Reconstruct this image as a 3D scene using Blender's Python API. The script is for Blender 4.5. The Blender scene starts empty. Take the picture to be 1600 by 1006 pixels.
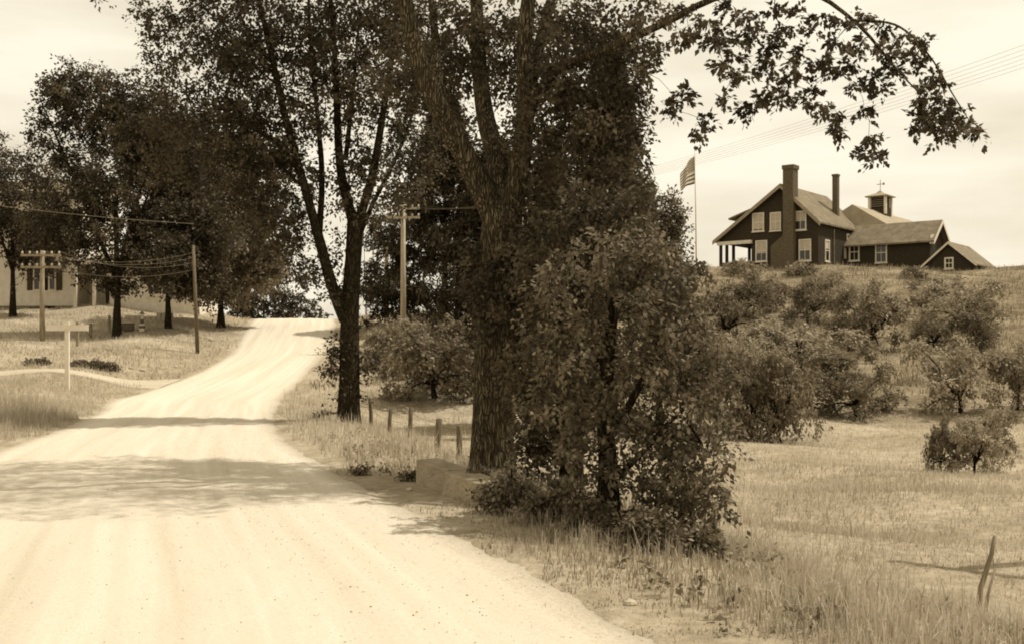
import bpy, math, random
import numpy as np
from mathutils import Vector, Matrix

random.seed(7)
RNG = np.random.default_rng(11)
sc = bpy.context.scene
col = sc.collection
R = math.radians

# ------------------------------------------------------------------ camera
F, CX, HY, EYE = 1800.0, 800.0, 560.0, 1.6      # focal length and horizon of the old plate camera
cam = bpy.data.cameras.new('camera')
cam.sensor_width = 36.0
cam.lens = 36.0 * F / 1600.0
cam.shift_y = (HY - 503.0) / 1600.0              # front rise: verticals stay vertical
cam.clip_start = 0.05
cam.clip_end = 6000.0
cam_o = bpy.data.objects.new('camera', cam)
cam_o.location = (0, 0, EYE)
cam_o.rotation_euler = (R(90), 0, 0)
col.objects.link(cam_o)
sc.camera = cam_o

# ------------------------------------------------------------------ sky, sun, exposure
SUN_EL, SUN_AZ = 60.0, 76.0                      # azimuth clockwise from +Y: high on the right, a little beyond
world = bpy.data.worlds.new('World')
sc.world = world
world.use_nodes = True
wn, wl = world.node_tree.nodes, world.node_tree.links
wn.clear()
w_out = wn.new('ShaderNodeOutputWorld')
w_bg = wn.new('ShaderNodeBackground')
w_bg.inputs['Strength'].default_value = 0.14
w_sky = wn.new('ShaderNodeTexSky')
w_sky.sky_type = 'NISHITA'
w_sky.sun_disc = False
w_sky.sun_elevation = R(SUN_EL)
w_sky.sun_rotation = R(SUN_AZ)
w_sky.dust_density = 3.0
w_bw = wn.new('ShaderNodeRGBToBW')               # the plate saw no colour: only tone
wl.new(w_sky.outputs['Color'], w_bw.inputs['Color'])
w_tc = wn.new('ShaderNodeTexCoord')
w_mp = wn.new('ShaderNodeMapping')
w_mp.inputs['Scale'].default_value = (1.6, 1.6, 7.0)
wl.new(w_tc.outputs['Generated'], w_mp.inputs['Vector'])
w_nz = wn.new('ShaderNodeTexNoise')
w_nz.inputs['Scale'].default_value = 1.5
w_nz.inputs['Detail'].default_value = 6.0
w_nz.inputs['Roughness'].default_value = 0.5
wl.new(w_mp.outputs['Vector'], w_nz.inputs['Vector'])
w_rp = wn.new('ShaderNodeValToRGB')
w_rp.color_ramp.elements[0].position = 0.36
w_rp.color_ramp.elements[1].position = 0.60
w_rp.color_ramp.elements[0].color = (5.7, 5.05, 3.85, 1)
w_rp.color_ramp.elements[1].color = (7.9, 7.3, 5.95, 1)
wl.new(w_nz.outputs['Fac'], w_rp.inputs['Fac'])
w_tint = wn.new('ShaderNodeMix'); w_tint.data_type = 'RGBA'; w_tint.blend_type = 'MULTIPLY'
w_tint.inputs['Factor'].default_value = 1.0
wl.new(w_bw.outputs['Val'], w_tint.inputs['A'])
w_tint.inputs['B'].default_value = (1.25, 1.12, 0.86, 1)
w_mix = wn.new('ShaderNodeMix'); w_mix.data_type = 'RGBA'
w_mix.inputs['Factor'].default_value = 0.9       # mostly overcast with bright thin cloud
wl.new(w_tint.outputs['Result'], w_mix.inputs['A'])
wl.new(w_rp.outputs['Color'], w_mix.inputs['B'])
wl.new(w_mix.outputs['Result'], w_bg.inputs['Color'])
wl.new(w_bg.outputs['Background'], w_out.inputs['Surface'])

sun = bpy.data.lights.new('sun', 'SUN')
sun.energy = 4.2
sun.angle = R(0.6)
sun.color = (1.0, 0.96, 0.89)
sun_o = bpy.data.objects.new('sun', sun)
sdir = Vector((math.sin(R(SUN_AZ)) * math.cos(R(SUN_EL)), math.cos(R(SUN_AZ)) * math.cos(R(SUN_EL)), math.sin(R(SUN_EL))))
sun_o.rotation_euler = sdir.to_track_quat('Z', 'Y').to_euler()
sun_o.location = (30, 10, 60)
col.objects.link(sun_o)

sc.view_settings.view_transform = 'Standard'
sc.view_settings.look = 'None'
sc.view_settings.exposure = 0.0
sc.view_settings.gamma = 1.0
sc.view_settings.use_curve_mapping = False
sc.render.engine = 'CYCLES'
sc.cycles.max_bounces = 6
sc.cycles.transparent_max_bounces = 4
sc.cycles.filter_width = 1.9                     # soft old lens

# ------------------------------------------------------------------ materials (sepia print tones)
def sep(v):
    return (v * 1.05, v * 1.05 * (0.762 + 0.20 * v), v * 1.05 * (0.42 + 0.44 * v), 1.0)

MATS = {}
def mat(name, v0, v1=None, scale=4.0, bump=0.0, stretch=(1, 1, 1), rough=0.9, bscale=None, coord='Object', detail=6.0, spec=0.15):
    if name in MATS: return MATS[name]
    m = bpy.data.materials.new(name); m.use_nodes = True
    n, l = m.node_tree.nodes, m.node_tree.links
    b = n['Principled BSDF']
    b.inputs['Roughness'].default_value = rough
    b.inputs['Specular IOR Level'].default_value = spec
    if v1 is None:
        b.inputs['Base Color'].default_value = sep(v0)
    tc = n.new('ShaderNodeTexCoord'); mp = n.new('ShaderNodeMapping')
    mp.inputs['Scale'].default_value = stretch
    l.new(tc.outputs[coord], mp.inputs['Vector'])
    if v1 is not None:
        nz = n.new('ShaderNodeTexNoise'); nz.inputs['Scale'].default_value = scale
        nz.inputs['Detail'].default_value = detail; nz.inputs['Roughness'].default_value = 0.65
        l.new(mp.outputs['Vector'], nz.inputs['Vector'])
        rp = n.new('ShaderNodeValToRGB')
        rp.color_ramp.elements[0].position = 0.3; rp.color_ramp.elements[1].position = 0.7
        rp.color_ramp.elements[0].color = sep(v0); rp.color_ramp.elements[1].color = sep(v1)
        l.new(nz.outputs['Fac'], rp.inputs['Fac'])
        l.new(rp.outputs['Color'], b.inputs['Base Color'])
    if bump:
        nb = n.new('ShaderNodeTexNoise'); nb.inputs['Scale'].default_value = bscale or scale * 3
        nb.inputs['Detail'].default_value = 5
        l.new(mp.outputs['Vector'], nb.inputs['Vector'])
        bp = n.new('ShaderNodeBump'); bp.inputs['Strength'].default_value = bump; bp.inputs['Distance'].default_value = 0.05
        l.new(nb.outputs['Fac'], bp.inputs['Height'])
        l.new(bp.outputs['Normal'], b.inputs['Normal'])
    MATS[name] = m
    return m

def leafmat(name, lo, hi, trans=0.3, gloss=0.06):
    """thin leaf: each leaf's own tone comes from the face attribute 'tone'"""
    if name in MATS: return MATS[name]
    m = bpy.data.materials.new(name); m.use_nodes = True
    n, l = m.node_tree.nodes, m.node_tree.links
    n.clear()
    out = n.new('ShaderNodeOutputMaterial')
    at = n.new('ShaderNodeAttribute'); at.attribute_name = 'tone'
    mx = n.new('ShaderNodeMix'); mx.data_type = 'RGBA'
    mx.inputs['A'].default_value = sep(lo); mx.inputs['B'].default_value = sep(hi)
    l.new(at.outputs['Fac'], mx.inputs['Factor'])
    d = n.new('ShaderNodeBsdfDiffuse'); t = n.new('ShaderNodeBsdfTranslucent'); g = n.new('ShaderNodeBsdfGlossy')
    g.inputs['Roughness'].default_value = 0.6
    g.inputs['Color'].default_value = (1, .93, .78, 1)
    l.new(mx.outputs['Result'], d.inputs['Color']); l.new(mx.outputs['Result'], t.inputs['Color'])
    m1 = n.new('ShaderNodeMixShader'); m1.inputs[0].default_value = trans
    l.new(d.outputs[0], m1.inputs[1]); l.new(t.outputs[0], m1.inputs[2])
    m2 = n.new('ShaderNodeMixShader'); m2.inputs[0].default_value = gloss
    l.new(m1.outputs[0], m2.inputs[1]); l.new(g.outputs[0], m2.inputs[2])
    l.new(m2.outputs[0], out.inputs['Surface'])
    MATS[name] = m
    return m

# ------------------------------------------------------------------ helpers
def tag(o, label=None, cat=None, group=None, kind=None):
    if label: o['label'] = label
    if cat: o['category'] = cat
    if group: o['group'] = group
    if kind: o['kind'] = kind
    return o

def empty(name, loc, label, cat, group=None, rz=0.0):
    o = bpy.data.objects.new(name, None)
    o.empty_display_size = 0.2
    o.location = loc; o.rotation_euler = (0, 0, rz)
    col.objects.link(o)
    return tag(o, label, cat, group)

class MB:
    """collects faces, then links them as ONE mesh object"""
    def __init__(s): s.v = []; s.f = []
    def add(s, vs, fs):
        k = len(s.v); s.v += [tuple(p) for p in vs]; s.f += [tuple(i + k for i in f) for f in fs]; return s
    def box(s, a, b):
        x0, y0, z0 = a; x1, y1, z1 = b
        return s.add([(x0,y0,z0),(x1,y0,z0),(x1,y1,z0),(x0,y1,z0),(x0,y0,z1),(x1,y0,z1),(x1,y1,z1),(x0,y1,z1)],
                     [(0,3,2,1),(4,5,6,7),(0,1,5,4),(1,2,6,5),(2,3,7,6),(3,0,4,7)])
    def prism(s, prof, a, b, axis='y'):
        """profile [(p, q)...] swept from a to b: axis y -> (p, t, q); axis x -> (t, p, q); axis z -> (p, q, t)"""
        n = len(prof)
        P = {'y': lambda p, q, t: (p, t, q), 'x': lambda p, q, t: (t, p, q), 'z': lambda p, q, t: (p, q, t)}[axis]
        vs = [P(p, q, a) for p, q in prof] + [P(p, q, b) for p, q in prof]
        fs = [tuple(range(n - 1, -1, -1)), tuple(range(n, 2 * n))] + [(i, (i + 1) % n, n + (i + 1) % n, n + i) for i in range(n)]
        return s.add(vs, fs)
    def hexa(s, lo, hi):
        return s.add(list(lo) + list(hi), [(0,3,2,1),(4,5,6,7),(0,1,5,4),(1,2,6,5),(2,3,7,6),(3,0,4,7)])
    def tube(s, pts, rad, sides=6, cap=True, bumpf=None):
        pts = [Vector(p) for p in pts]
        if not hasattr(rad, '__len__'): rad = [rad] * len(pts)
        k = len(s.v); n = len(pts); up = None
        for i, p in enumerate(pts):
            t = (pts[min(i + 1, n - 1)] - pts[max(i - 1, 0)])
            t = t.normalized() if t.length > 1e-9 else Vector((0, 0, 1))
            if up is None:
                up = t.cross(Vector((0.31, 0.95, 0.07))).normalized()
            up = (up - t * up.dot(t)).normalized()
            w = t.cross(up)
            for j in range(sides):
                a = 2 * math.pi * j / sides
                r = rad[i] * (bumpf(a, p) if bumpf else 1.0)
                q = p + (up * math.cos(a) + w * math.sin(a)) * r
                s.v.append((q.x, q.y, q.z))
        for i in range(n - 1):
            for j in range(sides):
                j2 = (j + 1) % sides
                s.f.append((k + i*sides + j, k + i*sides + j2, k + (i+1)*sides + j2, k + (i+1)*sides + j))
        if cap:
            s.f.append(tuple(k + j for j in range(sides - 1, -1, -1)))
            s.f.append(tuple(k + (n-1)*sides + j for j in range(sides)))
        return s
    def build(s, name, m, parent=None, smooth=False, off=None):
        me = bpy.data.meshes.new(name)
        vs = s.v if off is None else [(p[0]-off[0], p[1]-off[1], p[2]-off[2]) for p in s.v]
        me.from_pydata(vs, [], s.f); me.update()
        if smooth: me.polygons.foreach_set('use_smooth', [True] * len(me.polygons))
        me.materials.append(m)
        o = bpy.data.objects.new(name, me); col.objects.link(o)
        if parent: o.parent = parent
        return o

def np_mesh(name, verts, faces, m, parent=None, tone=None, smooth=False):
    """verts (N,3), faces (M,k) numpy -> one mesh object"""
    me = bpy.data.meshes.new(name)
    nf, k = faces.shape
    me.vertices.add(len(verts)); me.vertices.foreach_set('co', np.ascontiguousarray(verts, dtype=np.float32).ravel())
    me.loops.add(nf * k); me.loops.foreach_set('vertex_index', np.ascontiguousarray(faces, dtype=np.int32).ravel())
    me.polygons.add(nf)
    me.polygons.foreach_set('loop_start', np.arange(0, nf * k, k, dtype=np.int32))
    if smooth: me.polygons.foreach_set('use_smooth', np.ones(nf, dtype=bool))
    me.update(calc_edges=True)
    if tone is not None:
        a = me.attributes.new('tone', 'FLOAT', 'FACE'); a.data.foreach_set('value', np.ascontiguousarray(tone, dtype=np.float32))
    me.materials.append(m)
    o = bpy.data.objects.new(name, me); col.objects.link(o)
    if parent: o.parent = parent
    return o

def at(x, y, Y):
    """point at depth Y seen at photograph position (x, y)"""
    return Vector(((x - CX) / F * Y, Y, EYE + (HY - y) / F * Y))

def sstep(a, b, x):
    t = np.clip((x - a) / (b - a), 0, 1); return t * t * (3 - 2 * t)

# ------------------------------------------------------------------ terrain
def smooth_table(ys, vs):
    g = np.arange(-14, 420, 0.5); v = np.interp(g, ys, vs)
    ker = np.hanning(13); ker /= ker.sum()
    vp = np.concatenate([np.full(6, v[0]), v, np.full(6, v[-1])])
    v = np.convolve(vp, ker, 'valid')
    return lambda Y: np.interp(Y, g, v)
XR = smooth_table([-12,0,7.4,10.7,14.4,20.6,28,36,42,50,60,70,80,84,95,120,400], [5.5,3.0,.82,-.36,-1.6,-3.7,-5.6,-7.2,-8.1,-8.7,-9.3,-10.5,-12.1,-12.8,-15,-20,-80])
XL = smooth_table([-12,0,7.4,10.7,14.4,20.6,28,36,40,44,50,57,66,84,95,120,400], [-3,-4.3,-6,-7,-8,-9.3,-10.9,-13,-14.2,-14,-14,-14.1,-15.6,-18.9,-21,-26,-86])
ZR = smooth_table([-12,36,42,50,60,70,80,84,90,100,120,150,400], [0,0,.25,.9,2.2,3.5,4.35,4.5,4.4,3.3,0,-3,-3])
P1 = smooth_table([-12,30,38,46,50,63,80,100,400], [-.6,-.65,-.5,.7,1.5,3.5,4.6,4.6,4])
P2 = smooth_table([-12,34,45,55,65,75,85,95,100,130,400], [-.85,-.9,.3,1.9,3.8,5.8,7.4,9.0,9.4,9.3,5])
PL = smooth_table([-12,28,36,40,46,52,58,64,70,75,85,400], [.05,.1,.3,.5,.9,1.6,2.45,3.0,3.9,4.7,5.0,4.0])
_hn = [(RNG.uniform(.15, .9), RNG.uniform(0, 6.28), RNG.uniform(0, 6.28), RNG.uniform(.012, .05)) for _ in range(14)]
def lump(X, Y):
    z = 0
    for f, a, p, amp in _hn:
        z = z + amp * np.sin(f * (X * math.cos(a) + Y * math.sin(a)) * 1.6 + p)
    return z
def rough_edge(Y, s):
    return .10 * np.sin(Y * 2.1 + s) + .07 * np.sin(Y * 5.3 + 2 * s) + .12 * np.sin(Y * .7 + 3 * s)
def H(X, Y, cut=True):
    X = np.asarray(X, float); Y = np.asarray(Y, float)
    xr, xl, zr = XR(Y), XL(Y), ZR(Y)
    dr, dl = X - xr, xl - X
    b = sstep(-4, 8, X)
    right = P1(Y) * (1 - b) + P2(Y) * b
    far = sstep(110, 400, Y)
    right = right * (1 - far) - 3 * far
    left = PL(Y) * (1 - far) - 3 * far
    tr = sstep(1.0, 4.6, dr); tl = sstep(.2, 4.5, dl)
    z = np.where(dr > 0, zr * (1 - tr) + right * tr, np.where(dl > 0, zr * (1 - tl) + left * tl, zr))
    z = z + lump(X, Y) * np.clip(np.maximum(dr, dl) / 2, 0, 1) * (1 + sstep(40, 80, Y))
    if cut:
        ins = np.minimum(-dr, -dl)
        z = z - .15 * sstep(.15, .7, ins)
    return z
def ground_px(x, y):
    """walk along the sight line until it meets the ground"""
    Y = np.arange(5, 140, .05)
    zz = EYE + (HY - y) / F * Y
    hh = H((x - CX) / F * Y, Y)
    k = np.nonzero(hh >= zz)[0]
    i = k[0] if len(k) else len(Y) - 1
    return Vector(((x - CX) / F * Y[i], Y[i], float(hh[i])))
def on_ground(X, Y): return Vector((X, Y, float(H(X, Y))))

def spaced(lo, hi, near, grow):
    out = [0.0]; s = near
    while out[-1] < hi: out.append(out[-1] + s); s *= grow
    neg = [0.0]; s = near
    while neg[-1] > lo: neg.append(neg[-1] - s); s *= grow
    return np.array(neg[:0:-1] + out)
gx = spaced(-2500, 2500, .16, 1.022)
gy = np.concatenate([np.arange(-12, 4, 1.0), np.arange(4, 24, .16), np.arange(24, 60, .3), np.arange(60, 112, .6), 112 * 1.06 ** np.arange(0, 58)])
GX, GY = np.meshgrid(gx, gy)
gv = np.stack([GX.ravel(), GY.ravel(), H(GX, GY).ravel()], 1)
ni, nj = len(gx), len(gy)
ii = (np.arange(nj - 1)[:, None] * ni + np.arange(ni - 1)[None]).ravel()
gf = np.stack([ii, ii + 1, ii + ni + 1, ii + ni], 1)

def ground_material():
    m = bpy.data.materials.new('dry_turf'); m.use_nodes = True
    n, l = m.node_tree.nodes, m.node_tree.links
    b = n['Principled BSDF']; b.inputs['Roughness'].default_value = 1.0; b.inputs['Specular IOR Level'].default_value = 0.0
    tc = n.new('ShaderNodeTexCoord')
    def noise(s, d, st=(1, 1, 1)):
        mp = n.new('ShaderNodeMapping'); mp.inputs['Scale'].default_value = st; l.new(tc.outputs['Object'], mp.inputs['Vector'])
        z = n.new('ShaderNodeTexNoise'); z.inputs['Scale'].default_value = s; z.inputs['Detail'].default_value = d; z.inputs['Roughness'].default_value = .7
        l.new(mp.outputs['Vector'], z.inputs['Vector']); return z
    a, c = noise(.35, 6, (1, 1.6, 1)), noise(5.0, 8)
    r1 = n.new('ShaderNodeValToRGB'); r1.color_ramp.elements[0].position = .35; r1.color_ramp.elements[1].position = .66
    r1.color_ramp.elements[0].color = sep(.29); r1.color_ramp.elements[1].color = sep(.45)
    l.new(a.outputs['Fac'], r1.inputs['Fac'])
    r0 = n.new('ShaderNodeValToRGB'); r0.color_ramp.elements[0].position = .35; r0.color_ramp.elements[1].position = .66
    r0.color_ramp.elements[0].color = sep(.13); r0.color_ramp.elements[1].color = sep(.30); l.new(a.outputs['Fac'], r0.inputs['Fac'])
    rg = n.new('ShaderNodeAttribute'); rg.attribute_name = 'rough_pasture'
    rm = n.new('ShaderNodeMix'); rm.data_type = 'RGBA'; l.new(rg.outputs['Fac'], rm.inputs['Factor']); l.new(r1.outputs['Color'], rm.inputs['A']); l.new(r0.outputs['Color'], rm.inputs['B'])
    r2 = n.new('ShaderNodeValToRGB'); r2.color_ramp.elements[0].position = .3; r2.color_ramp.elements[1].position = .7
    r2.color_ramp.elements[0].color = (.68, .66, .62, 1); r2.color_ramp.elements[1].color = (1.2, 1.2, 1.2, 1)
    l.new(c.outputs['Fac'], r2.inputs['Fac'])
    mx = n.new('ShaderNodeMix'); mx.data_type = 'RGBA'; mx.blend_type = 'MULTIPLY'; mx.inputs['Factor'].default_value = 1
    l.new(rm.outputs['Result'], mx.inputs['A']); l.new(r2.outputs['Color'], mx.inputs['B'])
    l.new(mx.outputs['Result'], b.inputs['Base Color'])
    bz = noise(9.0, 6)
    bp = n.new('ShaderNodeBump'); bp.inputs['Strength'].default_value = .8; bp.inputs['Distance'].default_value = .08
    l.new(bz.outputs['Fac'], bp.inputs['Height']); l.new(bp.outputs['Normal'], b.inputs['Normal'])
    return m
ground = tag(np_mesh('ground', gv, gf, ground_material(), smooth=True), kind='structure')
# rough orchard pasture on the hill, mown hay below it
ra = ground.data.attributes.new('rough_pasture', 'FLOAT', 'POINT')
ra.data.foreach_set('value', np.ascontiguousarray((sstep(36, 44, gv[:, 1] + 2.0 * np.sin(gv[:, 0] * .6)) * sstep(2, 6, gv[:, 0] - XR(gv[:, 1]))), dtype=np.float32))

# road: a strip with a low crown, wheel ruts and windrows of gravel
def road_material(name, v0, v1):
    m = bpy.data.materials.new(name); m.use_nodes = True
    n, l = m.node_tree.nodes, m.node_tree.links
    b = n['Principled BSDF']; b.inputs['Roughness'].default_value = .95; b.inputs['Specular IOR Level'].default_value = .05
    at_ = n.new('ShaderNodeAttribute'); at_.attribute_name = 'lane'
    mp = n.new('ShaderNodeMapping'); mp.inputs['Scale'].default_value = (3.6, .09, 1)
    l.new(at_.outputs['Vector'], mp.inputs['Vector'])
    s = n.new('ShaderNodeTexNoise'); s.inputs['Scale'].default_value = 1.0; s.inputs['Detail'].default_value = 5
    l.new(mp.outputs['Vector'], s.inputs['Vector'])
    f = n.new('ShaderNodeTexNoise'); f.inputs['Scale'].default_value = 22; f.inputs['Detail'].default_value = 9; f.inputs['Roughness'].default_value = .8
    l.new(at_.outputs['Vector'], f.inputs['Vector'])
    ad = n.new('ShaderNodeMath'); ad.operation = 'ADD'; l.new(s.outputs['Fac'], ad.inputs[0]); l.new(f.outputs['Fac'], ad.inputs[1])
    rp = n.new('ShaderNodeValToRGB'); rp.color_ramp.elements[0].position = .72; rp.color_ramp.elements[1].position = 1.15
    hf = n.new('ShaderNodeMath'); hf.operation = 'MULTIPLY'; hf.inputs[1].default_value = .5
    l.new(ad.outputs[0], hf.inputs[0])
    rp.color_ramp.elements[0].position = .36; rp.color_ramp.elements[1].position = .60
    rp.color_ramp.elements[0].color = sep(v0); rp.color_ramp.elements[1].color = sep(v1)
    l.new(hf.outputs[0], rp.inputs['Fac'])
    # trodden turf creeping in over the margins (a property of the surface)
    sx = n.new('ShaderNodeSeparateXYZ'); l.new(at_.outputs['Vector'], sx.inputs[0])
    e = n.new('ShaderNodeMath'); e.operation = 'MULTIPLY_ADD'; e.inputs[1].default_value = .9; l.new(f.outputs['Fac'], e.inputs[0]); l.new(sx.outputs['Z'], e.inputs[2])
    er = n.new('ShaderNodeMapRange'); er.inputs['From Min'].default_value = .45; er.inputs['From Max'].default_value = 1.15
    l.new(e.outputs[0], er.inputs['Value'])
    mx = n.new('ShaderNodeMix'); mx.data_type = 'RGBA'; l.new(er.outputs['Result'], mx.inputs['Factor'])
    mx.inputs['A'].default_value = sep(.22); l.new(rp.outputs['Color'], mx.inputs['B'])
    l.new(mx.outputs['Result'], b.inputs['Base Color'])
    bp = n.new('ShaderNodeBump'); bp.inputs['Strength'].default_value = .5; bp.inputs['Distance'].default_value = .04
    l.new(f.outputs['Fac'], bp.inputs['Height']); l.new(bp.outputs['Normal'], b.inputs['Normal'])
    return m
def lane_attr(o, vec):
    a = o.data.attributes.new('lane', 'FLOAT_VECTOR', 'POINT'); a.data.foreach_set('vector', np.ascontiguousarray(vec, dtype=np.float32).ravel())

def road_z(X, Y, u, w):
    d = np.minimum(u, 1 - u) * w                       # distance to the nearer edge
    z = ZR(Y) + .05 * np.sin(np.pi * u) - .03
    c = (u - .5) * 6.2
    for o_, dep, sg in ((-2.1, .014, .22), (-.65, .012, .2), (.75, .016, .22), (2.1, .014, .2)):
        wob = .05 * np.sin(Y * .13 + o_)
        z = z - dep * np.exp(-((c - o_ - wob) / sg) ** 2) + .55 * dep * np.exp(-((c - o_ - wob - .42) / .13) ** 2)
    z = z + .003 * np.sin(X * 7 + Y * 3) * np.sin(Y * 5.1 - X * 2)
    return z + .035 * sstep(0, .5, d) - .02
ry = np.concatenate([np.arange(-11, 4, .5), np.arange(4, 30, .12), np.arange(30, 110, .35)])
ru = np.linspace(0, 1, 96)
U, YY = np.meshgrid(ru, ry)
xl_, xr_ = XL(YY) - .1, XR(YY) + .1
XX = xl_ + (xr_ - xl_) * U + np.where(U < .5, rough_edge(YY, 1.0), rough_edge(YY, 2.2)) * np.abs(2 * U - 1) ** 9
ZZ = road_z(XX, YY, U, xr_ - xl_) + RNG.normal(0, .0035, XX.shape)
n1 = len(ru); ii = (np.arange(len(ry) - 1)[:, None] * n1 + np.arange(n1 - 1)[None]).ravel()
road = np_mesh('road', np.stack([XX.ravel(), YY.ravel(), ZZ.ravel()], 1), np.stack([ii, ii + 1, ii + n1 + 1, ii + n1], 1), road_material('gravel_road', .49, .61), smooth=True)
lane_attr(road, np.stack([((U - .5) * (xr_ - xl_)).ravel(), YY.ravel(), (np.minimum(U, 1 - U) * (xr_ - xl_)).ravel()], 1))
tag(road, kind='structure')

# the little side road that leaves to the left
su = np.linspace(0, 1, 14); sx_ = np.arange(-62, -13.5, .3)
U, X2 = np.meshgrid(su, sx_)
cy = 46.2 + .05 * (X2 + 14)
wd = 1.15 + 2.8 * sstep(-17.5, -13, X2)
Y2 = cy + (U - .5) * wd + .10 * np.sin(X2 * 2.3 + U * 3)
Z2 = H(X2, Y2) + .008 + .035 * np.sin(np.pi * U) ** .5
n1 = len(su); ii = (np.arange(len(sx_) - 1)[:, None] * n1 + np.arange(n1 - 1)[None]).ravel()
side = np_mesh('side_road', np.stack([X2.ravel(), Y2.ravel(), Z2.ravel()], 1), np.stack([ii, ii + n1, ii + n1 + 1, ii + 1], 1), road_material('gravel_side_road', .36, .50), smooth=True)
lane_attr(side, np.stack([((U - .5) * wd).ravel(), X2.ravel(), (np.minimum(U, 1 - U) * wd + .35).ravel()], 1))
tag(side, kind='structure')

def side_road_d(X, Y):
    return np.abs(Y - (46.2 + .05 * (X + 14)))

# loose gravel on the road
def pebbles(name, n, ylo, yhi, smin, smax, label, m):
    Yp = RNG.uniform(ylo, yhi, n)
    u = RNG.uniform(0.02, .99, n); u = np.where(RNG.random(n) < .45, 1 - (1 - u) * .35, u)
    xl, xr = XL(Yp), XR(Yp) + .1
    Xp = xl + (xr - xl) * u
    Zp = road_z(Xp, Yp, u, xr - xl)
    s = RNG.uniform(smin, smax, n) * RNG.random(n) ** .6
    o6 = np.array([(1,0,0),(0,1,0),(-1,0,0),(0,-1,0),(0,0,.7),(0,0,-.5)], float)
    v = o6[None] * s[:, None, None] * RNG.uniform(.6, 1.2, (n, 6, 1))
    v = v + np.stack([Xp, Yp, Zp + s * .15], 1)[:, None]
    f = np.array([(0,1,4),(1,2,4),(2,3,4),(3,0,4),(1,0,5),(2,1,5),(3,2,5),(0,3,5)])
    fs = (f[None] + (np.arange(n) * 6)[:, None, None]).reshape(-1, 3)
    return tag(np_mesh(name, v.reshape(-1, 3), fs, m), label, 'gravel', kind='stuff')
pebbles('gravel', 9000, 5.5, 26, .003, .011, 'loose pale gravel scattered over the dirt road', mat('pebble', .34, .6, 8))

# ------------------------------------------------------------------ grass (one mass per stretch)
def blades(name, X, Y, hgt, wid, label, m, lean=.35, seg=1):
    n = len(X); Z = H(X, Y) - .015
    patch = np.sin(X * 1.9 + 2.1 * np.sin(Y * .9)) * np.sin(Y * 1.4 + 1.6 * np.sin(X * 1.3)) + .7 * np.sin(X * 5.1 + 2 * np.sin(Y * 3.7)) * np.sin(Y * 4.4 + 1.9 * np.sin(X * 3.1))
    hgt = hgt * np.clip(1 + .55 * patch, .3, 2.2) * np.where(RNG.random(n) < .02, 1.6, 1.0)
    a = RNG.uniform(0, 6.283, n); ld = RNG.uniform(0, 6.283, n); le = np.abs(RNG.normal(0, lean, n))
    sx, sy = np.cos(a) * wid * .5, np.sin(a) * wid * .5
    tipx, tipy = np.cos(ld) * le * hgt, np.sin(ld) * le * hgt
    tone = np.clip(RNG.normal(.5, .25, n) + .16 * np.sin(X * .8 + 1.5 * np.sin(Y * .5)) + .12 * patch, 0, 1)
    base = np.stack([X, Y, Z], 1)
    sd = np.stack([sx, sy, np.zeros(n)], 1)
    tip = base + np.stack([tipx, tipy, hgt * np.sqrt(np.maximum(.15, 1 - np.minimum(le, .95) ** 2))], 1)
    if seg == 1:
        v = np.stack([base - sd, base + sd, tip], 1).reshape(-1, 3)
        f = np.arange(n * 3).reshape(-1, 3)
        t = tone
    else:
        mid = base + np.stack([tipx * .3, tipy * .3, hgt * .6], 1)
        v = np.stack([base - sd, base + sd, mid - sd * .7, mid + sd * .7, tip], 1).reshape(-1, 3)
        k = (np.arange(n) * 5)[:, None]
        f = np.concatenate([k + np.array([0, 1, 3]), k + np.array([0, 3, 2]), k + np.array([2, 3, 4])], 0)
        t = np.tile(tone, 3)
    return tag(np_mesh(name, v, f, m, tone=t), label, 'grass', kind='stuff')
def scatter(n, xlo, xhi, ylo, yhi, side_, dmin, clump=.55, dmax=1e9, wedge=True):
    Y = RNG.uniform(ylo, yhi, n)
    xr, xl = XR(Y) + rough_edge(Y, 2.2), XL(Y) + rough_edge(Y, 1.0)
    lo = np.maximum(xr + dmin, xlo) if side_ > 0 else np.full(n, xlo)
    hi = np.full(n, xhi) if side_ > 0 else np.minimum(xl - dmin, xhi)
    if wedge:
        lim = .58 * Y + 1.5
        lo, hi = np.maximum(lo, -lim), np.minimum(hi, lim)
    ok = hi > lo; Y, lo, hi = Y[ok], lo[ok], hi[ok]
    X = RNG.uniform(lo, hi)
    q = .5 + .5 * np.sin(X * 2.7 + 1.3 * np.sin(Y * 1.9)) * np.sin(Y * 2.3 + 1.7 * np.sin(X * 1.1))
    keep = RNG.random(len(X)) < (1 - clump) + clump * q
    d = X - XR(Y) if side_ > 0 else XL(Y) - X
    keep &= d < dmax
    keep &= ~((np.abs(Y - 14.2) < 1.5) & (X > -1.95) & (X < -.35) & (d < .85))      # trodden bare before the headwall
    if side_ < 0: keep &= (side_road_d(X, Y) > .8)
    return X[keep], Y[keep], d[keep]
grass_m = leafmat('hay_grass', .30, .64, .4, .02)
verge_m = leafmat('verge_grass', .20, .56, .4, .02)
X, Y, d = scatter(80000, -4, 9, 6.0, 17, 1, -.25, .6, 4.2)
blades('verge_grass', X, Y, RNG.uniform(.05, .25, len(X)) * (.25 + .75 * sstep(-.1, 1.2, d)), RNG.uniform(.006, .013, len(X)), 'long pale verge grass between the dirt road and the near trees', verge_m, .4, 2)
X, Y, d = scatter(70000, -9, 12, 8, 26, 1, 3.0, .45)
blades('meadow_grass', X, Y, RNG.uniform(.03, .15, len(X)) * (1 + .8 * (lump(X * 3, Y * 3) > .05)), RNG.uniform(.008, .016, len(X)), 'short cut hay stubble over the near right field', grass_m, .5, 1)
X, Y, d = scatter(70000, -12, 26, 16, 46, 1, .05, .45)
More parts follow.
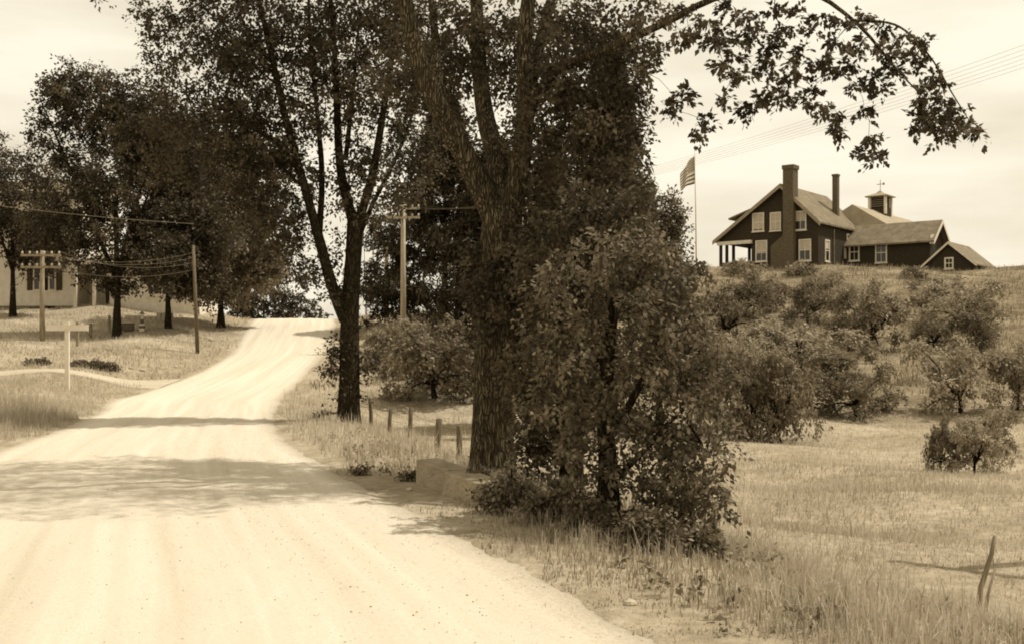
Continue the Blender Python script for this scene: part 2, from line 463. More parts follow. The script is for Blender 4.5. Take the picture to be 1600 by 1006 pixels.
blades('field_grass', X, Y, RNG.uniform(.04, .17, len(X)) * (1 + 1.0 * (d < 3)), RNG.uniform(.014, .03, len(X)), 'dry grass from the fence line up to the foot of the orchard', grass_m, .45, 1)
X, Y, d = scatter(75000, -11, 62, 44, 100, 1, .4, .7)
blades('hillside_grass', X, Y, RNG.uniform(.12, .42, len(X)), RNG.uniform(.03, .07, len(X)), 'rough grass over the orchard hillside below the dark house', leafmat('hill_grass', .13, .36, .35, .02), .45, 1)
X, Y, d = scatter(60000, -40, -8, 22, 45, -1, -.05, .5)
blades('left_verge_grass', X, Y, RNG.uniform(.06, .30, len(X)) * (.5 + .5 * sstep(0, 1.2, d)) * (1 + 1.3 * np.exp(-((X + 12.2) / 1.6) ** 2 - ((Y - 29) / 3.5) ** 2)), RNG.uniform(.012, .026, len(X)), 'dry grass round the white sign post left of the road', grass_m, .45, 1)
X, Y, d = scatter(50000, -52, -12, 45, 82, -1, .0, .5)
blades('bank_grass', X, Y, RNG.uniform(.06, .24, len(X)), RNG.uniform(.025, .05, len(X)), 'pale grass on the bank below the white house', leafmat('bank_grass', .30, .58, .35, .02), .45, 1)

# ------------------------------------------------------------------ trees
def unit(v): return v / np.maximum(np.linalg.norm(v, axis=-1, keepdims=True), 1e-9)
def leaf_cloud(c, Rr, per, leaf, droop=.25, flat=.75, narrow=.62, sprays=7, up=.9, spread=.13):
    """leaves strung along short sprays round each clump centre: verts, faces, tone"""
    c = np.asarray(c, float); n = len(c)
    Rr = np.broadcast_to(np.asarray(Rr, float), (n,))
    ci = np.repeat(np.arange(n), per); N = len(ci)
    dirs = unit(RNG.normal(0, 1, (n, sprays, 3)) * np.array([1, 1, flat]))
    ln = RNG.uniform(.55, 1.15, (n, sprays))
    si = RNG.integers(0, sprays, N)
    d = dirs[ci, si]; t = RNG.random(N) ** .75 * ln[ci, si]; r = Rr[ci]
    pos = c[ci] + d * (r * t)[:, None] + RNG.normal(0, 1, (N, 3)) * (spread * r)[:, None]
    pos[:, 2] -= droop * r * t * t
    ax = unit(d + RNG.normal(0, .6, (N, 3)) + np.array([0, 0, -.35 - droop * .5]))
    nr = unit(np.array([0, 0, up]) + RNG.normal(0, .6, (N, 3)))
    sd = unit(np.cross(ax, nr)); nr = np.cross(sd, ax)
    L = leaf * RNG.uniform(.6, 1.35, N); W = L * narrow
    v = np.stack([pos, pos + ax * (L * .42)[:, None] + sd * (W * .5)[:, None] + nr * (W * .12)[:, None],
                  pos + ax * L[:, None], pos + ax * (L * .42)[:, None] - sd * (W * .5)[:, None] + nr * (W * .12)[:, None]], 1).reshape(-1, 3)
    tone = np.clip(np.repeat(RNG.normal(.45, .26, n), per) + RNG.normal(0, .22, N), 0, 1)
    return v, np.arange(N * 4).reshape(-1, 4), tone

def blob(c, r, n, shell=.45, bottom=-1.0):
    """clump centres in an ellipsoid, crowded towards its skin and lumpy in outline"""
    out = []
    c, r = np.array(c, float), np.array(r, float)
    ph = RNG.uniform(0, 6.28, 6)
    while len(out) < n:
        d = unit(RNG.normal(0, 1, 3))
        if d[2] < bottom: continue
        k = .84 + .16 * math.sin(4 * d[0] + 3 * d[2] + ph[0]) * math.sin(3.3 * d[1] + 4 * d[2] + ph[1]) + .08 * math.sin(9 * d[0] + ph[2]) * math.sin(8 * d[2] + ph[3])
        rad = (RNG.uniform(shell ** 3, 1) ** (1 / 3)) * k
        out.append(c + d * r * rad)
    return np.array(out)
def pxblob(x, y, rx, ry, Y, dY, n):
    """clump centres round a seen position at depth Y +- dY"""
    a = RNG.uniform(0, 6.283, n); q = np.sqrt(RNG.random(n))
    yy = Y + RNG.uniform(-dY, dY, n)
    px_, py_ = x + rx * q * np.cos(a), y + ry * q * np.sin(a)
    return np.stack([(px_ - CX) / F * Y, yy, EYE + (HY - py_) / F * Y], 1)

def curve(pts, n):
    """smooth path through points"""
    pts = np.array([tuple(p) for p in pts], float)
    if len(pts) < 3:
        t = np.linspace(0, 1, n)[:, None]; return pts[0] * (1 - t) + pts[-1] * t
    P = np.vstack([2 * pts[0] - pts[1], pts, 2 * pts[-1] - pts[-2]])
    out = []; m = len(pts) - 1
    for s in np.linspace(0, m - 1e-6, n):
        i = int(s); t = s - i
        p0, p1, p2, p3 = P[i], P[i+1], P[i+2], P[i+3]
        out.append(.5 * ((2*p1) + (-p0+p2)*t + (2*p0-5*p1+4*p2-p3)*t*t + (-p0+3*p1-3*p2+p3)*t**3))
    return np.array(out)

def bark_bump(seed, amp):
    def f(a, p):
        return 1 + amp * (math.sin(a * 9 + 2.1 * math.sin(p.z * 1.7 + seed) + seed) * .5 + .5 * math.sin(a * 17 + 3 * math.sin(p.z * 2.9 + a) + 2 * seed)) + amp * .8 * math.sin(a * 3 + p.z * .6 + seed)
    return f

def bark_material(name, v0, v1):
    """broken vertical ridges with dark furrows between"""
    if name in MATS: return MATS[name]
    m = mat(name, v0, v1, 9.0, .5, (3, 3, .7), 1.0, 9.0, spec=.02)
    n, l = m.node_tree.nodes, m.node_tree.links
    b = n['Principled BSDF']
    old = b.inputs['Base Color'].links[0].from_socket; oldn = b.inputs['Normal'].links[0].from_node
    tc = n.new('ShaderNodeTexCoord'); mp = n.new('ShaderNodeMapping'); mp.inputs['Scale'].default_value = (30, 30, 3.4)
    wz = n.new('ShaderNodeTexNoise'); wz.inputs['Scale'].default_value = 2.2; wz.inputs['Detail'].default_value = 3
    l.new(tc.outputs['Object'], wz.inputs['Vector'])
    ad = n.new('ShaderNodeMix'); ad.data_type = 'RGBA'; ad.blend_type = 'LINEAR_LIGHT'; ad.inputs['Factor'].default_value = .12
    l.new(tc.outputs['Object'], ad.inputs['A']); l.new(wz.outputs['Color'], ad.inputs['B']); l.new(ad.outputs['Result'], mp.inputs['Vector'])
    vo = n.new('ShaderNodeTexVoronoi'); vo.feature = 'DISTANCE_TO_EDGE'; vo.inputs['Scale'].default_value = 1.0
    l.new(mp.outputs['Vector'], vo.inputs['Vector'])
    mr = n.new('ShaderNodeMapRange'); mr.inputs['From Max'].default_value = .22; l.new(vo.outputs['Distance'], mr.inputs['Value'])
    mx = n.new('ShaderNodeMix'); mx.data_type = 'RGBA'; mx.inputs['A'].default_value = sep(v0 * .8)
    l.new(mr.outputs['Result'], mx.inputs['Factor']); l.new(old, mx.inputs['B']); l.new(mx.outputs['Result'], b.inputs['Base Color'])
    bp = n.new('ShaderNodeBump'); bp.inputs['Strength'].default_value = 1.0; bp.inputs['Distance'].default_value = .04
    l.new(mr.outputs['Result'], bp.inputs['Height']); l.new(oldn.outputs['Normal'], bp.inputs['Normal']); l.new(bp.outputs['Normal'], b.inputs['Normal'])
    return m
BARK = bark_material('bark', .06, .22)
BARK_DARK = bark_material('dark_bark', .025, .085)

def tree(name, label, base, trunk, limbs, clumps, clump_r, per, leaf, leafm, barkm=None, group=None, cat='tree', twig=1.0, sides=14, bump=.05, **kw):
    """trunk / limbs: (points, r0, r1); fine branches grow from the wood to every clump of leaves"""
    base = Vector(base); barkm = barkm or BARK
    e = empty(name, base, label, cat, group)
    off = np.array(base)
    skel, srad = [], []
    def wood(nm, pts, r0, r1, sd, n, flare=0.0):
        c = curve(pts, n); t = np.linspace(0, 1, n)
        r = r0 + (r1 - r0) * t
        if flare:
            h = c[:, 2] - c[0, 2]; r = r * (1 + flare * np.exp(-h / .35))
        mb = MB(); mb.tube([tuple(p) for p in c], list(r), sd, True, bark_bump(RNG.uniform(0, 6), bump))
        o = mb.build(nm, barkm, e, True, off)
        skel.extend(c); srad.extend(r)
        return o
    big = sides >= 20
    wood('trunk', trunk[0], trunk[1], trunk[2], sides * (2 if big else 1), 70 if big else 16, trunk[3] if len(trunk) > 3 else .25)
    for pts, r0, r1 in limbs:
        wood('limb', pts, r0, r1, max(8, sides), 30 if big else 14)
    clumps = np.asarray(clumps, float)
    S = np.array(skel); SR = np.array(srad)
    mb = MB()
    d0 = np.min(np.linalg.norm(clumps[:, None] - S[None, ::3], axis=2), axis=1)
    buf = np.zeros((len(S) + len(clumps) * 4, 3)); buf[:len(S)] = S; m = len(S)
    rb = np.zeros(len(buf)); rb[:m] = SR
    for i in np.argsort(d0):
        c = clumps[i]; dv = c - buf[:m]
        dd = np.linalg.norm(dv, axis=1) + np.maximum(0, -dv[:, 2]) * .5
        k = int(np.argmin(dd)); p = buf[k]; L = float(np.linalg.norm(c - p))
        if L < .03: continue
        r0 = min(rb[k] * .75, (.006 + .011 * L) * twig); r1 = max(.003, r0 * .45)
        q = p + (c - p) * .5 + np.array([0, 0, .10 * L]) + RNG.normal(0, .05 * L, 3)
        path = curve([p, q, c], 5)
        mb.tube([tuple(a) for a in path], list(np.linspace(r0, r1, 5)), 4, False)
        buf[m:m+4] = path[1:]; rb[m:m+4] = np.linspace(r0, r1, 5)[1:]; m += 4
    if mb.f: tag(mb.build('branches', barkm, e, True, off), kind='stuff')
    v, f, tone = leaf_cloud(clumps, clump_r, per, leaf, **kw)
    np_mesh('crown', v - off, f, leafm, e, tone)
    return e

def copy_tree(o, parent=None):
    c = o.copy(); col.objects.link(c); c.parent = parent
    for ch in o.children: copy_tree(ch, c)
    return c

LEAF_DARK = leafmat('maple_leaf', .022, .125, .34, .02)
LEAF_MID = leafmat('elm_leaf', .03, .14, .36, .02)
LEAF_LIT = leafmat('young_leaf', .07, .20, .32, .02)
NEEDLE = leafmat('needle', .022, .075, .1, .01)
APPLE = leafmat('apple_leaf', .13, .38, .34, .02)

# --- the great roadside elm
Yb = 16.0
b = at(768, 742, Yb); b.z = float(H(b.x, b.y)) - .05
def P(x, y, Y): return tuple(at(x, y, Y))
limbs = [
    ([P(776, 345, 16), P(742, 275, 15.9), P(705, 205, 15.7), P(672, 140, 15.5), P(645, 60, 15.4), P(622, -60, 15.2), P(590, -230, 14.9), P(560, -400, 14.6)], .185, .05),
    ([P(690, 180, 15.6), P(682, 110, 15.9), P(678, 40, 16.3), P(660, -120, 16.9)], .10, .03),
    ([P(787, 345, 16), P(778, 260, 16.2), P(757, 175, 16.5), P(748, 90, 16.8), P(742, -40, 17.2), P(725, -220, 17.8), P(735, -420, 18.2)], .165, .05),
    ([P(795, 350, 16), P(812, 260, 15.9), P(822, 160, 15.8), P(820, 60, 15.7), P(838, -80, 15.6), P(870, -260, 15.3), P(880, -430, 15.2)], .165, .05),
    ([P(822, 170, 15.8), P(845, 60, 16.2), P(880, -60, 16.7), P(940, -220, 17.4)], .10, .03),
    ([P(826, 180, 15.8), P(865, 115, 15.2), P(960, 72, 14.5), P(1040, 36, 14.1), P(1130, -6, 13.9), P(1250, -16, 13.7), P(1335, 34, 13.6), P(1400, 108, 13.5), P(1442, 152, 13.5)], .07, .005),
    ([P(1330, 32, 13.6), P(1400, 40, 13.5), P(1450, 85, 13.4), P(1490, 150, 13.3), P(1515, 190, 13.3)], .016, .005),
]
cl, cr = [], []
for x, y, rx, ry, dY, n in [(850,180,75,110,1.4,56),(905,140,70,90,1.4,48),(935,240,42,70,1.0,40),(785,70,60,50,1.2,18),(705,50,75,40,1.2,26),(850,360,50,80,.8,44),(715,130,30,40,.6,6),(655,120,40,60,.8,10),(765,210,20,40,.5,4),(800,500,45,90,.5,34),(760,470,30,70,.4,14),(820,390,40,70,.5,24),
                            (815,455,45,85,.5,26),(960,110,42,60,.9,28),(990,208,22,10,.3,7),(975,290,30,14,.4,9),(975,160,24,20,.4,8),(625,90,45,60,1.0,18),(760,20,160,40,1.5,60),(940,40,90,40,1.2,36),(765,400,25,60,.4,8),(800,560,26,45,.3,7)]:
    c = pxblob(x, y, rx, ry, Yb, dY, n)
    if x < 800 and y < 300: c[:, 1] += 1.3            # these sprays hang on the far side of the limbs
    cl.append(c); cr += [.34] * n
c = blob((-.2, 16.2, 10.6), (5.6, 3.9, 4.3), 560, .3); c = c[c[:, 2] > 6.4]; cl.append(c); cr += [.55] * len(c)
sp = [(1000,30),(1040,20),(1075,10),(1100,25),(1135,5),(1160,20),(1185,30),(1210,10),(1240,15),(1265,40),(1290,20),(1320,30),(1350,20),(1380,35),(1410,50),(1060,40),(1125,45),(1150,85),(1165,110),(1205,70),(1230,40),(1270,95),(1305,60),(1330,95),(1445,60),(1470,120),(1490,185),(1440,150),(1455,180),(1057,150),(1045,165),(1070,140),(1100,182),(1098,200),(1130,92),(1142,120),(1125,70),(1150,62),(1200,108),(1215,134),(1222,150),(1195,85),(1177,156),(1165,165),(1190,150),(1271,130),(1284,160),(1262,150),(1256,72),(1290,85),(1320,72),(1345,62),(1335,128),(1376,130),(1365,115),(1315,180),(1300,192),(1350,164),(1357,210),(1354,235),(1370,240),(1436,89),(1425,75),(1459,115),(1447,137),(1474,150),(1432,175),(1428,195),(1468,190),(1480,200),(1507,190),(1528,200),(1387,80),(1400,100),(1012,92),(1001,107),(1030,70),(1080,56),(1110,52),(1175,52),(1220,58),(1240,95),(1490,165),(1450,165),(1465,205),(1380,62),(1300,110),(1235,125),(1130,145)]
c = np.array([P(x, y + 6, 13.7 + random.uniform(-.35, .35)) for x, y in sp]); cl.append(c); cr += [.17] * len(c)
cl = np.vstack(cl); cr = np.array(cr)
tree('roadside_elm', 'great forked roadside tree with furrowed bark, its bough overhanging the top right', b,
     ([tuple(b), P(768, 690, 16), P(771, 600, 16), P(776, 500, 16), P(780, 410, 16), P(785, 325, 16)], .285, .27, .35), limbs, cl, cr, 78, .075, LEAF_MID, sides=20, bump=.045, droop=.4)

# --- the second roadside tree, forked low
Yb = 30.0
b = at(545, 655, Yb); b.z = float(H(b.x, b.y)) - .05
limbs = [
    ([P(540, 500, 30), P(518, 445, 29.8), P(500, 380, 29.6), P(478, 300, 29.3), P(450, 200, 29), P(425, 90, 28.7), P(395, -40, 28.4)], .17, .05),
    ([P(498, 375, 29.6), P(503, 280, 30), P(497, 190, 30.3), P(486, 80, 30.6), P(480, -60, 31)], .09, .03),
    ([P(470, 270, 29.2), P(420, 215, 28.6), P(360, 190, 28), P(300, 200, 27.5)], .07, .02),
    ([P(552, 350, 30), P(532, 265, 30.2), P(526, 160, 30.4), P(520, 40, 30.8), P(505, -120, 31.2)], .14, .04),
    ([P(556, 360, 30), P(582, 275, 29.8), P(598, 180, 29.6), P(615, 70, 29.4), P(630, -80, 29.2)], .13, .04),
    ([P(552, 395, 30), P(580, 325, 30.3), P(622, 240, 30.6), P(652, 150, 30.9), P(670, 40, 31.2)], .07, .02),
    ([P(540, 250, 30.2), P(552, 140, 30.6), P(562, 20, 31)], .07, .03),
]
cl, cr = [], []
for x, y, rx, ry, dY, n in [(330,105,105,75,2,90),(430,80,85,70,2,70),(510,70,90,70,2,60),(400,200,80,60,2,60),(320,215,110,80,2,84),(510,230,70,100,1.6,42),(590,120,65,90,1.6,46),
                            (430,300,65,80,1.6,60),(640,90,45,70,1.4,24),(470,390,40,60,1,26),(600,260,45,90,1.2,40),(650,220,40,90,1.2,24),(500,150,60,60,1.5,16),(390,320,50,60,1.2,24),(560,40,140,50,2,50),(300,20,120,40,2,40),(520,420,30,50,.5,10),
                            (525,555,14,26,.2,8),(572,560,16,22,.2,6),(548,610,14,14,.2,3)]:
    c = pxblob(x, y, rx, ry, Yb, dY, n); cl.append(c); cr += [.5] * n
c = blob((-5.2, 30.2, 13.2), (5.6, 3.0, 4.0), 400, .3); c = c[c[:, 2] > 10.6]; cl.append(c); cr += [.75] * len(c)
cl = np.vstack(cl); cr = np.array(cr)
tree('roadside_maple', 'dark slender roadside tree forking low beside the far bend', b,
     ([tuple(b), P(546, 600, 30), P(546, 540, 30), P(547, 470, 30), P(552, 400, 30), P(554, 340, 30)], .28, .19, .22), limbs, cl, cr, 76, .105, LEAF_DARK, BARK_DARK, sides=20, bump=.05, droop=.3)

# --- the bushy near trees in front of the field
b = ground_px(950, 832); b.y = 11.3; b.x = (950 - CX) / F * b.y; b.z = float(H(b.x, b.y)) - .03
Yb = b.y
cl, cr = [], []
for x, y, rx, ry, dY, n in [(975,375,60,35,.5,16),(930,425,75,45,.7,26),(1010,440,70,50,.8,34),(1050,520,60,50,.8,30),(975,520,80,55,.8,26),(1075,590,45,50,.7,22),(1000,610,80,60,.8,24),(920,590,50,60,.6,14),(1090,680,48,60,.6,26),(1030,700,60,60,.6,16),(1095,770,42,45,.5,20),(1030,800,60,50,.5,16),(930,690,40,60,.4,10),(900,770,40,40,.4,8),(960,780,40,50,.4,8),(1112,835,14,22,.2,4),(1060,850,40,25,.3,7),(880,630,50,80,.5,22),(875,510,55,60,.6,20),(985,690,60,60,.5,14),(1050,780,50,50,.5,12),(915,810,50,30,.4,10),(1085,440,20,40,.3,7),(1105,560,20,30,.3,5)]:
    c = pxblob(x, y, rx, ry, Yb, dY, n); cl.append(c); cr += list(RNG.uniform(.18, .34, n))
cl = np.vstack(cl); cr = np.array(cr)
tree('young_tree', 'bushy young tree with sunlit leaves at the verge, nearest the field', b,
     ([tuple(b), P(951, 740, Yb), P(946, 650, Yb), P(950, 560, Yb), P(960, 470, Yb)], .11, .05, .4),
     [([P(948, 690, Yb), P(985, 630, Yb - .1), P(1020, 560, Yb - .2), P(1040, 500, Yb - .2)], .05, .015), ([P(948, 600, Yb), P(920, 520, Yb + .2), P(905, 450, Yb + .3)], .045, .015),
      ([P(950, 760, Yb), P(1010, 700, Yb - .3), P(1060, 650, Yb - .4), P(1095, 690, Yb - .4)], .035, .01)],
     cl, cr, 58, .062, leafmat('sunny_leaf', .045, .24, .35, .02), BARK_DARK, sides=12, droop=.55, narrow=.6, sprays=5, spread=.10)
b = at(893, 790, 14.2); b.z = float(H(b.x, b.y)) - .03; Yb = 14.2
cl, cr = [], []
for x, y, rx, ry, dY, n in [(880,420,75,70,.7,54),(845,560,55,80,.6,40),(900,520,70,70,.6,34),(836,650,38,60,.4,26),(880,640,55,70,.4,22),(860,700,40,50,.4,14),(920,350,60,50,.6,44),(850,735,30,30,.3,6),(960,330,50,40,.6,30)]:
    c = pxblob(x, y, rx, ry, Yb, dY, n); cl.append(c); cr += [.27] * n
cl = np.vstack(cl); cr = np.array(cr)
tree('young_tree', 'straight dark young tree between the great trunk and the bushy one', b,
     ([tuple(b), P(894, 700, Yb), P(900, 600, Yb), P(902, 500, Yb), P(900, 400, Yb)], .15, .08, .3),
     [([P(900, 560, Yb), P(870, 490, Yb - .2), P(850, 430, Yb - .3)], .05, .015), ([P(902, 520, Yb), P(935, 440, Yb), P(950, 350, Yb + .2)], .05, .015)],
     cl, cr, 66, .068, LEAF_MID, BARK_DARK, sides=12, droop=.4)

# --- evergreens behind
def conifer(name, label, base, height, radius, n, per, leaf, lean=0.0, group=None, skirt=.06):
    t = RNG.random(n) ** .8
    h = height * (skirt + (1 - skirt) * (1 - (1 - t)))
    rr = radius * (1 - h / height) ** .8 * np.sqrt(RNG.uniform(.12, 1, n)) * (1 + .22 * np.sin(h * 2.6))
    a = RNG.uniform(0, 6.283, n)
    cl = np.stack([base.x + rr * np.cos(a) + lean * h, base.y + rr * np.sin(a), base.z + h - rr * .22], 1)
    top = (base.x + lean * height, base.y, base.z + height)
    return tree(name, label, base, ([tuple(base), tuple((Vector(base) + Vector(top)) / 2), top], .22, .03), [], cl, .2 + .25 * radius / 3, per, leaf, NEEDLE, BARK_DARK, group, twig=.8, sides=8, flat=.35, narrow=.28, droop=.35, up=1.2)
b = on_ground((955 - CX) / F * 36, 36)
conifer('evergreen_tree', 'tall dark evergreen standing left of the flagpole', b, 11.6, 3.0, 620, 46, .22)
b = on_ground((695 - CX) / F * 68, 68)
conifer('evergreen_tree', 'broad dark evergreen behind the crossarm pole', b, 13.2, 5.2, 1000, 56, .34)
b = on_ground((775 - CX) / F * 52, 52)
conifer('evergreen_tree', 'dark evergreen seen between the great trunk and the young trees', b, 9.6, 3.8, 620, 50, .3)
b = on_ground((860 - CX) / F * 46, 46)
conifer('evergreen_tree', 'dark evergreen filling the gap right of the great trunk', b, 10.0, 3.2, 420, 46, .26)

# --- maples round the white house on the left
def maple(name, label, x, Y, ybase, tr, crowns, n, per, leaf, leafm, rcl, forks=4, group='trees round the white house'):
    b = at(x, ybase, Y); b.z = float(H(b.x, b.y)) - .05
    cl = []
    tot = sum(c[2] * c[3] for c in crowns)
    for cx_, cy_, rx, ry in crowns:
        c = at(cx_, cy_, Y); s = Y / F
        cl.append(blob(c, (rx * s, min(rx, ry) * s * .85, ry * s), max(8, int(n * rx * ry / tot)), .3))
    cl = np.vstack(cl)
    lim = []
    lo = cl[:, 2].min(); fork = b.z + max(1.6, (lo - b.z) * 1.05)
    ctr = cl.mean(0)
    tip = np.array([b.x * .6 + ctr[0] * .4, b.y * .6 + ctr[1] * .4, cl[:, 2].max() * .75 + ctr[2] * .25])
    top = (b.x + (tip[0] - b.x) * .5, b.y + (tip[1] - b.y) * .5, fork + (tip[2] - fork) * .55)
    for i in range(forks):
        g = cl[RNG.integers(0, len(cl))]
        st = (b.x, b.y, fork + RNG.uniform(0, 1.0))
        md = (b.x * .45 + g[0] * .55, b.y * .45 + g[1] * .55, st[2] * .45 + g[2] * .55)
        lim.append(([st, md, tuple(g)], tr * .5, tr * .12))
    return tree(name, label, b, ([tuple(b), (b.x, b.y, (b.z + fork) / 2), (b.x, b.y, fork), top], tr, tr * .4), lim, cl, rcl, per, leaf, leafm, BARK_DARK, group, sides=10, droop=.2)
maple('maple_tree', 'big dark maple with stout trunk on the lawn before the white house', 183, 62, 520, .26, [(180,290,115,150),(150,160,90,72),(235,190,80,90),(110,350,85,80),(105,135,52,46),(85,205,48,70),(240,400,75,65),(170,430,55,40)], 680, 84, .17, LEAF_DARK, .72, 6)
maple('maple_tree', 'maple at the left edge whose crown hides the house roof', 20, 72, 480, .22, [(40,320,90,110),(60,400,60,40),(-30,300,70,120)], 320, 80, .19, LEAF_DARK, .8)
maple('maple_tree', 'leafy maple with foliage coloured pale as if sunlit behind the single left pole', 345, 70, 500, .25, [(350,380,85,85),(300,420,60,55),(400,420,45,45),(330,290,75,70),(345,455,45,38),(400,395,45,50)], 580, 80, .2, leafmat('maple_painted_sun', .10, .36, .42, .02), .85, 5)  # brighter leaf colour paints in sunlight that misses this crown's near side
maple('maple_tree', 'second trunk tree in the yard between the big maple and the pole', 263, 65, 492, .2, [(285,360,95,95),(265,250,75,80),(300,430,60,40)], 480, 80, .19, LEAF_DARK, .8)
maple('maple_tree', 'tall dark maple rising behind the yard trees', 315, 92, 490, .3, [(320,250,110,90),(240,230,90,100),(400,300,60,80)], 480, 80, .23, LEAF_DARK, 1.0, 5)
maple('leafy_tree', 'rounded leafy tree nearest the flagpole, in front of the tall evergreen', 1030, 33, 560, .12, [(1015,385,72,75),(985,310,45,45),(1055,430,38,60),(1045,330,34,36),(1000,470,60,50),(965,240,26,40)], 250, 70, .10, leafmat('leafy_tree_leaf', .05, .22, .35, .02), .42, 5, 'trees behind the bushy verge')
# --- slight trees and brush beyond the crest
maple('sapling', 'slim sapling left of the road on the crest', 385, 88, 500, .07, [(395,425,38,38)], 70, 40, .24, LEAF_MID, .7, 3, 'saplings on the crest')
maple('sapling', 'airy sapling leaning over the crest nearest the road', 412, 90, 500, .06, [(425,425,42,40)], 34, 34, .22, LEAF_LIT, .7, 3, 'saplings on the crest')
for x, l in ((572, 'sapling left of the pole pair, nearest the forked tree'), (590, 'thin bare-stemmed sapling behind the shorter pole'), (613, 'sapling between the two crossarm poles')):
    maple('sapling', l, x, 92, 505, .08, [(x, 440, 26, 55), (x + 6, 360, 24, 40)], 60, 40, .22, LEAF_DARK, .55, 3, 'saplings behind the poles')

def bush(name, label, base, rx, ry, rz, n, per, leaf, leafm, rcl, group=None, cat='shrub', lift=.5):
    cl = blob((base.x, base.y, base.z + rz * lift), (rx, ry, rz), n, .3, -.6)
    cl = cl[cl[:, 2] > base.z + .03]
    stems = []
    for i in range(4):
        g = cl[RNG.integers(0, len(cl))]
        stems.append(([tuple(base), tuple((np.array(base) * .5 + g * .5) + np.array([0, 0, .1 * rz])), tuple(g)], .02 + .008 * rx, .006))
    return tree(name, label, base, ([tuple(base), (base.x, base.y, base.z + rz * .5), (base.x + .05, base.y, base.z + rz * .9)], .03 + .01 * rx, .008), stems, cl, rcl, per, leaf, leafm, BARK_DARK, group, cat, sides=6, droop=.3)
b = on_ground((440 - CX) / F * 104, 104)
b.z = 3.6
for x, Y, rx, rz, l in ((425, 96, 2.9, 3.4, 'dark roadside bush left of centre beyond the road crest'), (465, 97, 2.6, 2.8, 'dark bush closing the view at the end of the road crest'), (385, 95, 1.8, 2.6, 'bush under the slim sapling on the crest')):
    b = on_ground((x - CX) / F * Y, Y)
    bush('roadside_bush', l, b, rx, 1.6, rz, 90, 46, .22, LEAF_MID, .55, 'bushes beyond the crest')

# --- orchard (three builds, each reused)
def orchard_proto(seed, n, leafm, spread, height, low):
    rg = np.random.default_rng(seed)
    cl = [blob((0, 0, height * .55), (spread * .7, spread * .65, height * .36), int(n * .3), .1)]
    nb = int(rg.integers(6, 9))
    for i in range(nb):
        a = i * 6.283 / nb + rg.uniform(-.5, .5); q = spread * rg.uniform(.45, 1.0)
        k = rg.uniform(.28, .6)
        cl.append(blob((q * math.cos(a), q * math.sin(a), height * rg.uniform(low, .85)), (k * rg.uniform(.8, 1.5), k * rg.uniform(.8, 1.5), k * rg.uniform(.7, 1.3)), int(n * .7 / nb), .1))
    sk = int(n * .3); a = rg.uniform(0, 6.283, sk); q = spread * rg.uniform(.3, 1.0, sk)
    sk = np.stack([q * np.cos(a), q * np.sin(a), rg.uniform(.1, .55, sk)], 1)
    cl.append(sk[np.sin(a * 3 + seed) > -.45])
    cl = np.vstack(cl); cl = cl[cl[:, 2] > .08]
    lim = []
    for i in range(8):
        g = cl[rg.integers(0, len(cl))]
        lim.append(([(0, 0, .4), tuple(g * .5 + np.array([0, 0, .35])), tuple(g)], .05, .012))
    return tree('apple_tree', 'x', (0, 0, 0), ([(0, 0, -.1), (rg.uniform(-.1, .1), .03, .4), (rg.uniform(-.2, .2), .0, 1.2)], .075, .03), lim, cl, .36, 46, .105, leafm, BARK_DARK, 'apple trees on the hillside', sides=8, droop=.25, sprays=5, spread=.11)
AP, AD = leafmat('apple_leaf_pale', .2, .46, .36, .02), leafmat('apple_leaf_dark', .09, .28, .32, .02)
protos = [orchard_proto(1, 150, APPLE, 1.35, 2.3, .35), orchard_proto(2, 120, AP, 1.5, 2.1, .2), orchard_proto(3, 150, AD, 1.4, 2.2, .25),
          orchard_proto(4, 120, AP, 1.3, 2.5, .25), orchard_proto(5, 130, AD, 1.55, 2.0, .15), orchard_proto(6, 130, APPLE, 1.5, 2.2, .2)]
ALT = {0: (0, 5), 1: (1, 3), 2: (2, 4)}
orchard = [  # x, y of the foot, width px, height px, build, label
    (1360,546,135,122,0,'spreading apple tree alone in the middle of the slope below the chimneys'),
    (1262,508,85,92,2,'dark apple tree below the brick end of the house'),
    (1178,492,112,72,2,'low dark apple tree just below the porch'),
    (1130,535,110,110,2,'dark apple tree close behind the evergreen, under the flagpole'),
    (1248,585,160,95,1,'wide pale apple tree in the middle of the orchard'),
    (1338,650,128,100,2,'dark compact apple tree at the foot of the slope, left of the track'),
    (1300,598,120,70,0,'apple tree behind the dark one at the foot of the slope'),
    (1220,693,130,172,0,'young apple tree with a thin clean trunk at the field edge'),
    (1172,690,130,160,2,'shaded apple tree beside the young clean-trunked one'),
    (1118,668,110,170,1,'apple tree half hidden by the bushy young tree'),
    (1500,512,130,92,1,'apple tree high on the right edge below the small shed'),
    (1460,545,70,58,2,'small dark apple tree right of the bare track'),
    (1530,545,90,80,2,'apple tree at the right edge above the pale one'),
    (1500,645,145,130,1,'large pale apple tree halfway up the right edge'),
    (1470,738,66,100,2,'dark bushy apple tree standing in the field at right'),
    (1522,742,110,112,1,'apple tree at the right edge of the field, lowest of the row'),
    (680,622,190,135,2,'dark low apple tree behind the fence posts'),
    (1318,545,80,60,1,'pale apple tree just left of the lone spreading one'),
    (1200,575,110,90,0,'apple tree in the second row left of the wide pale one'),
    (1292,480,80,64,1,'pale apple tree below the side door of the dark house'),
    (1160,605,120,100,1,'apple tree behind the shaded one at the field edge'),
    (1258,650,110,90,2,'low apple tree right of the young clean-trunked one'),
    (1470,478,80,52,0,'apple tree on the brow below the ell and shed'),
    (1545,705,90,80,0,'apple tree behind the lowest one of the right row'),
    (1590,640,110,120,0,'apple tree cut by the right edge of the view'),
]
used = set()
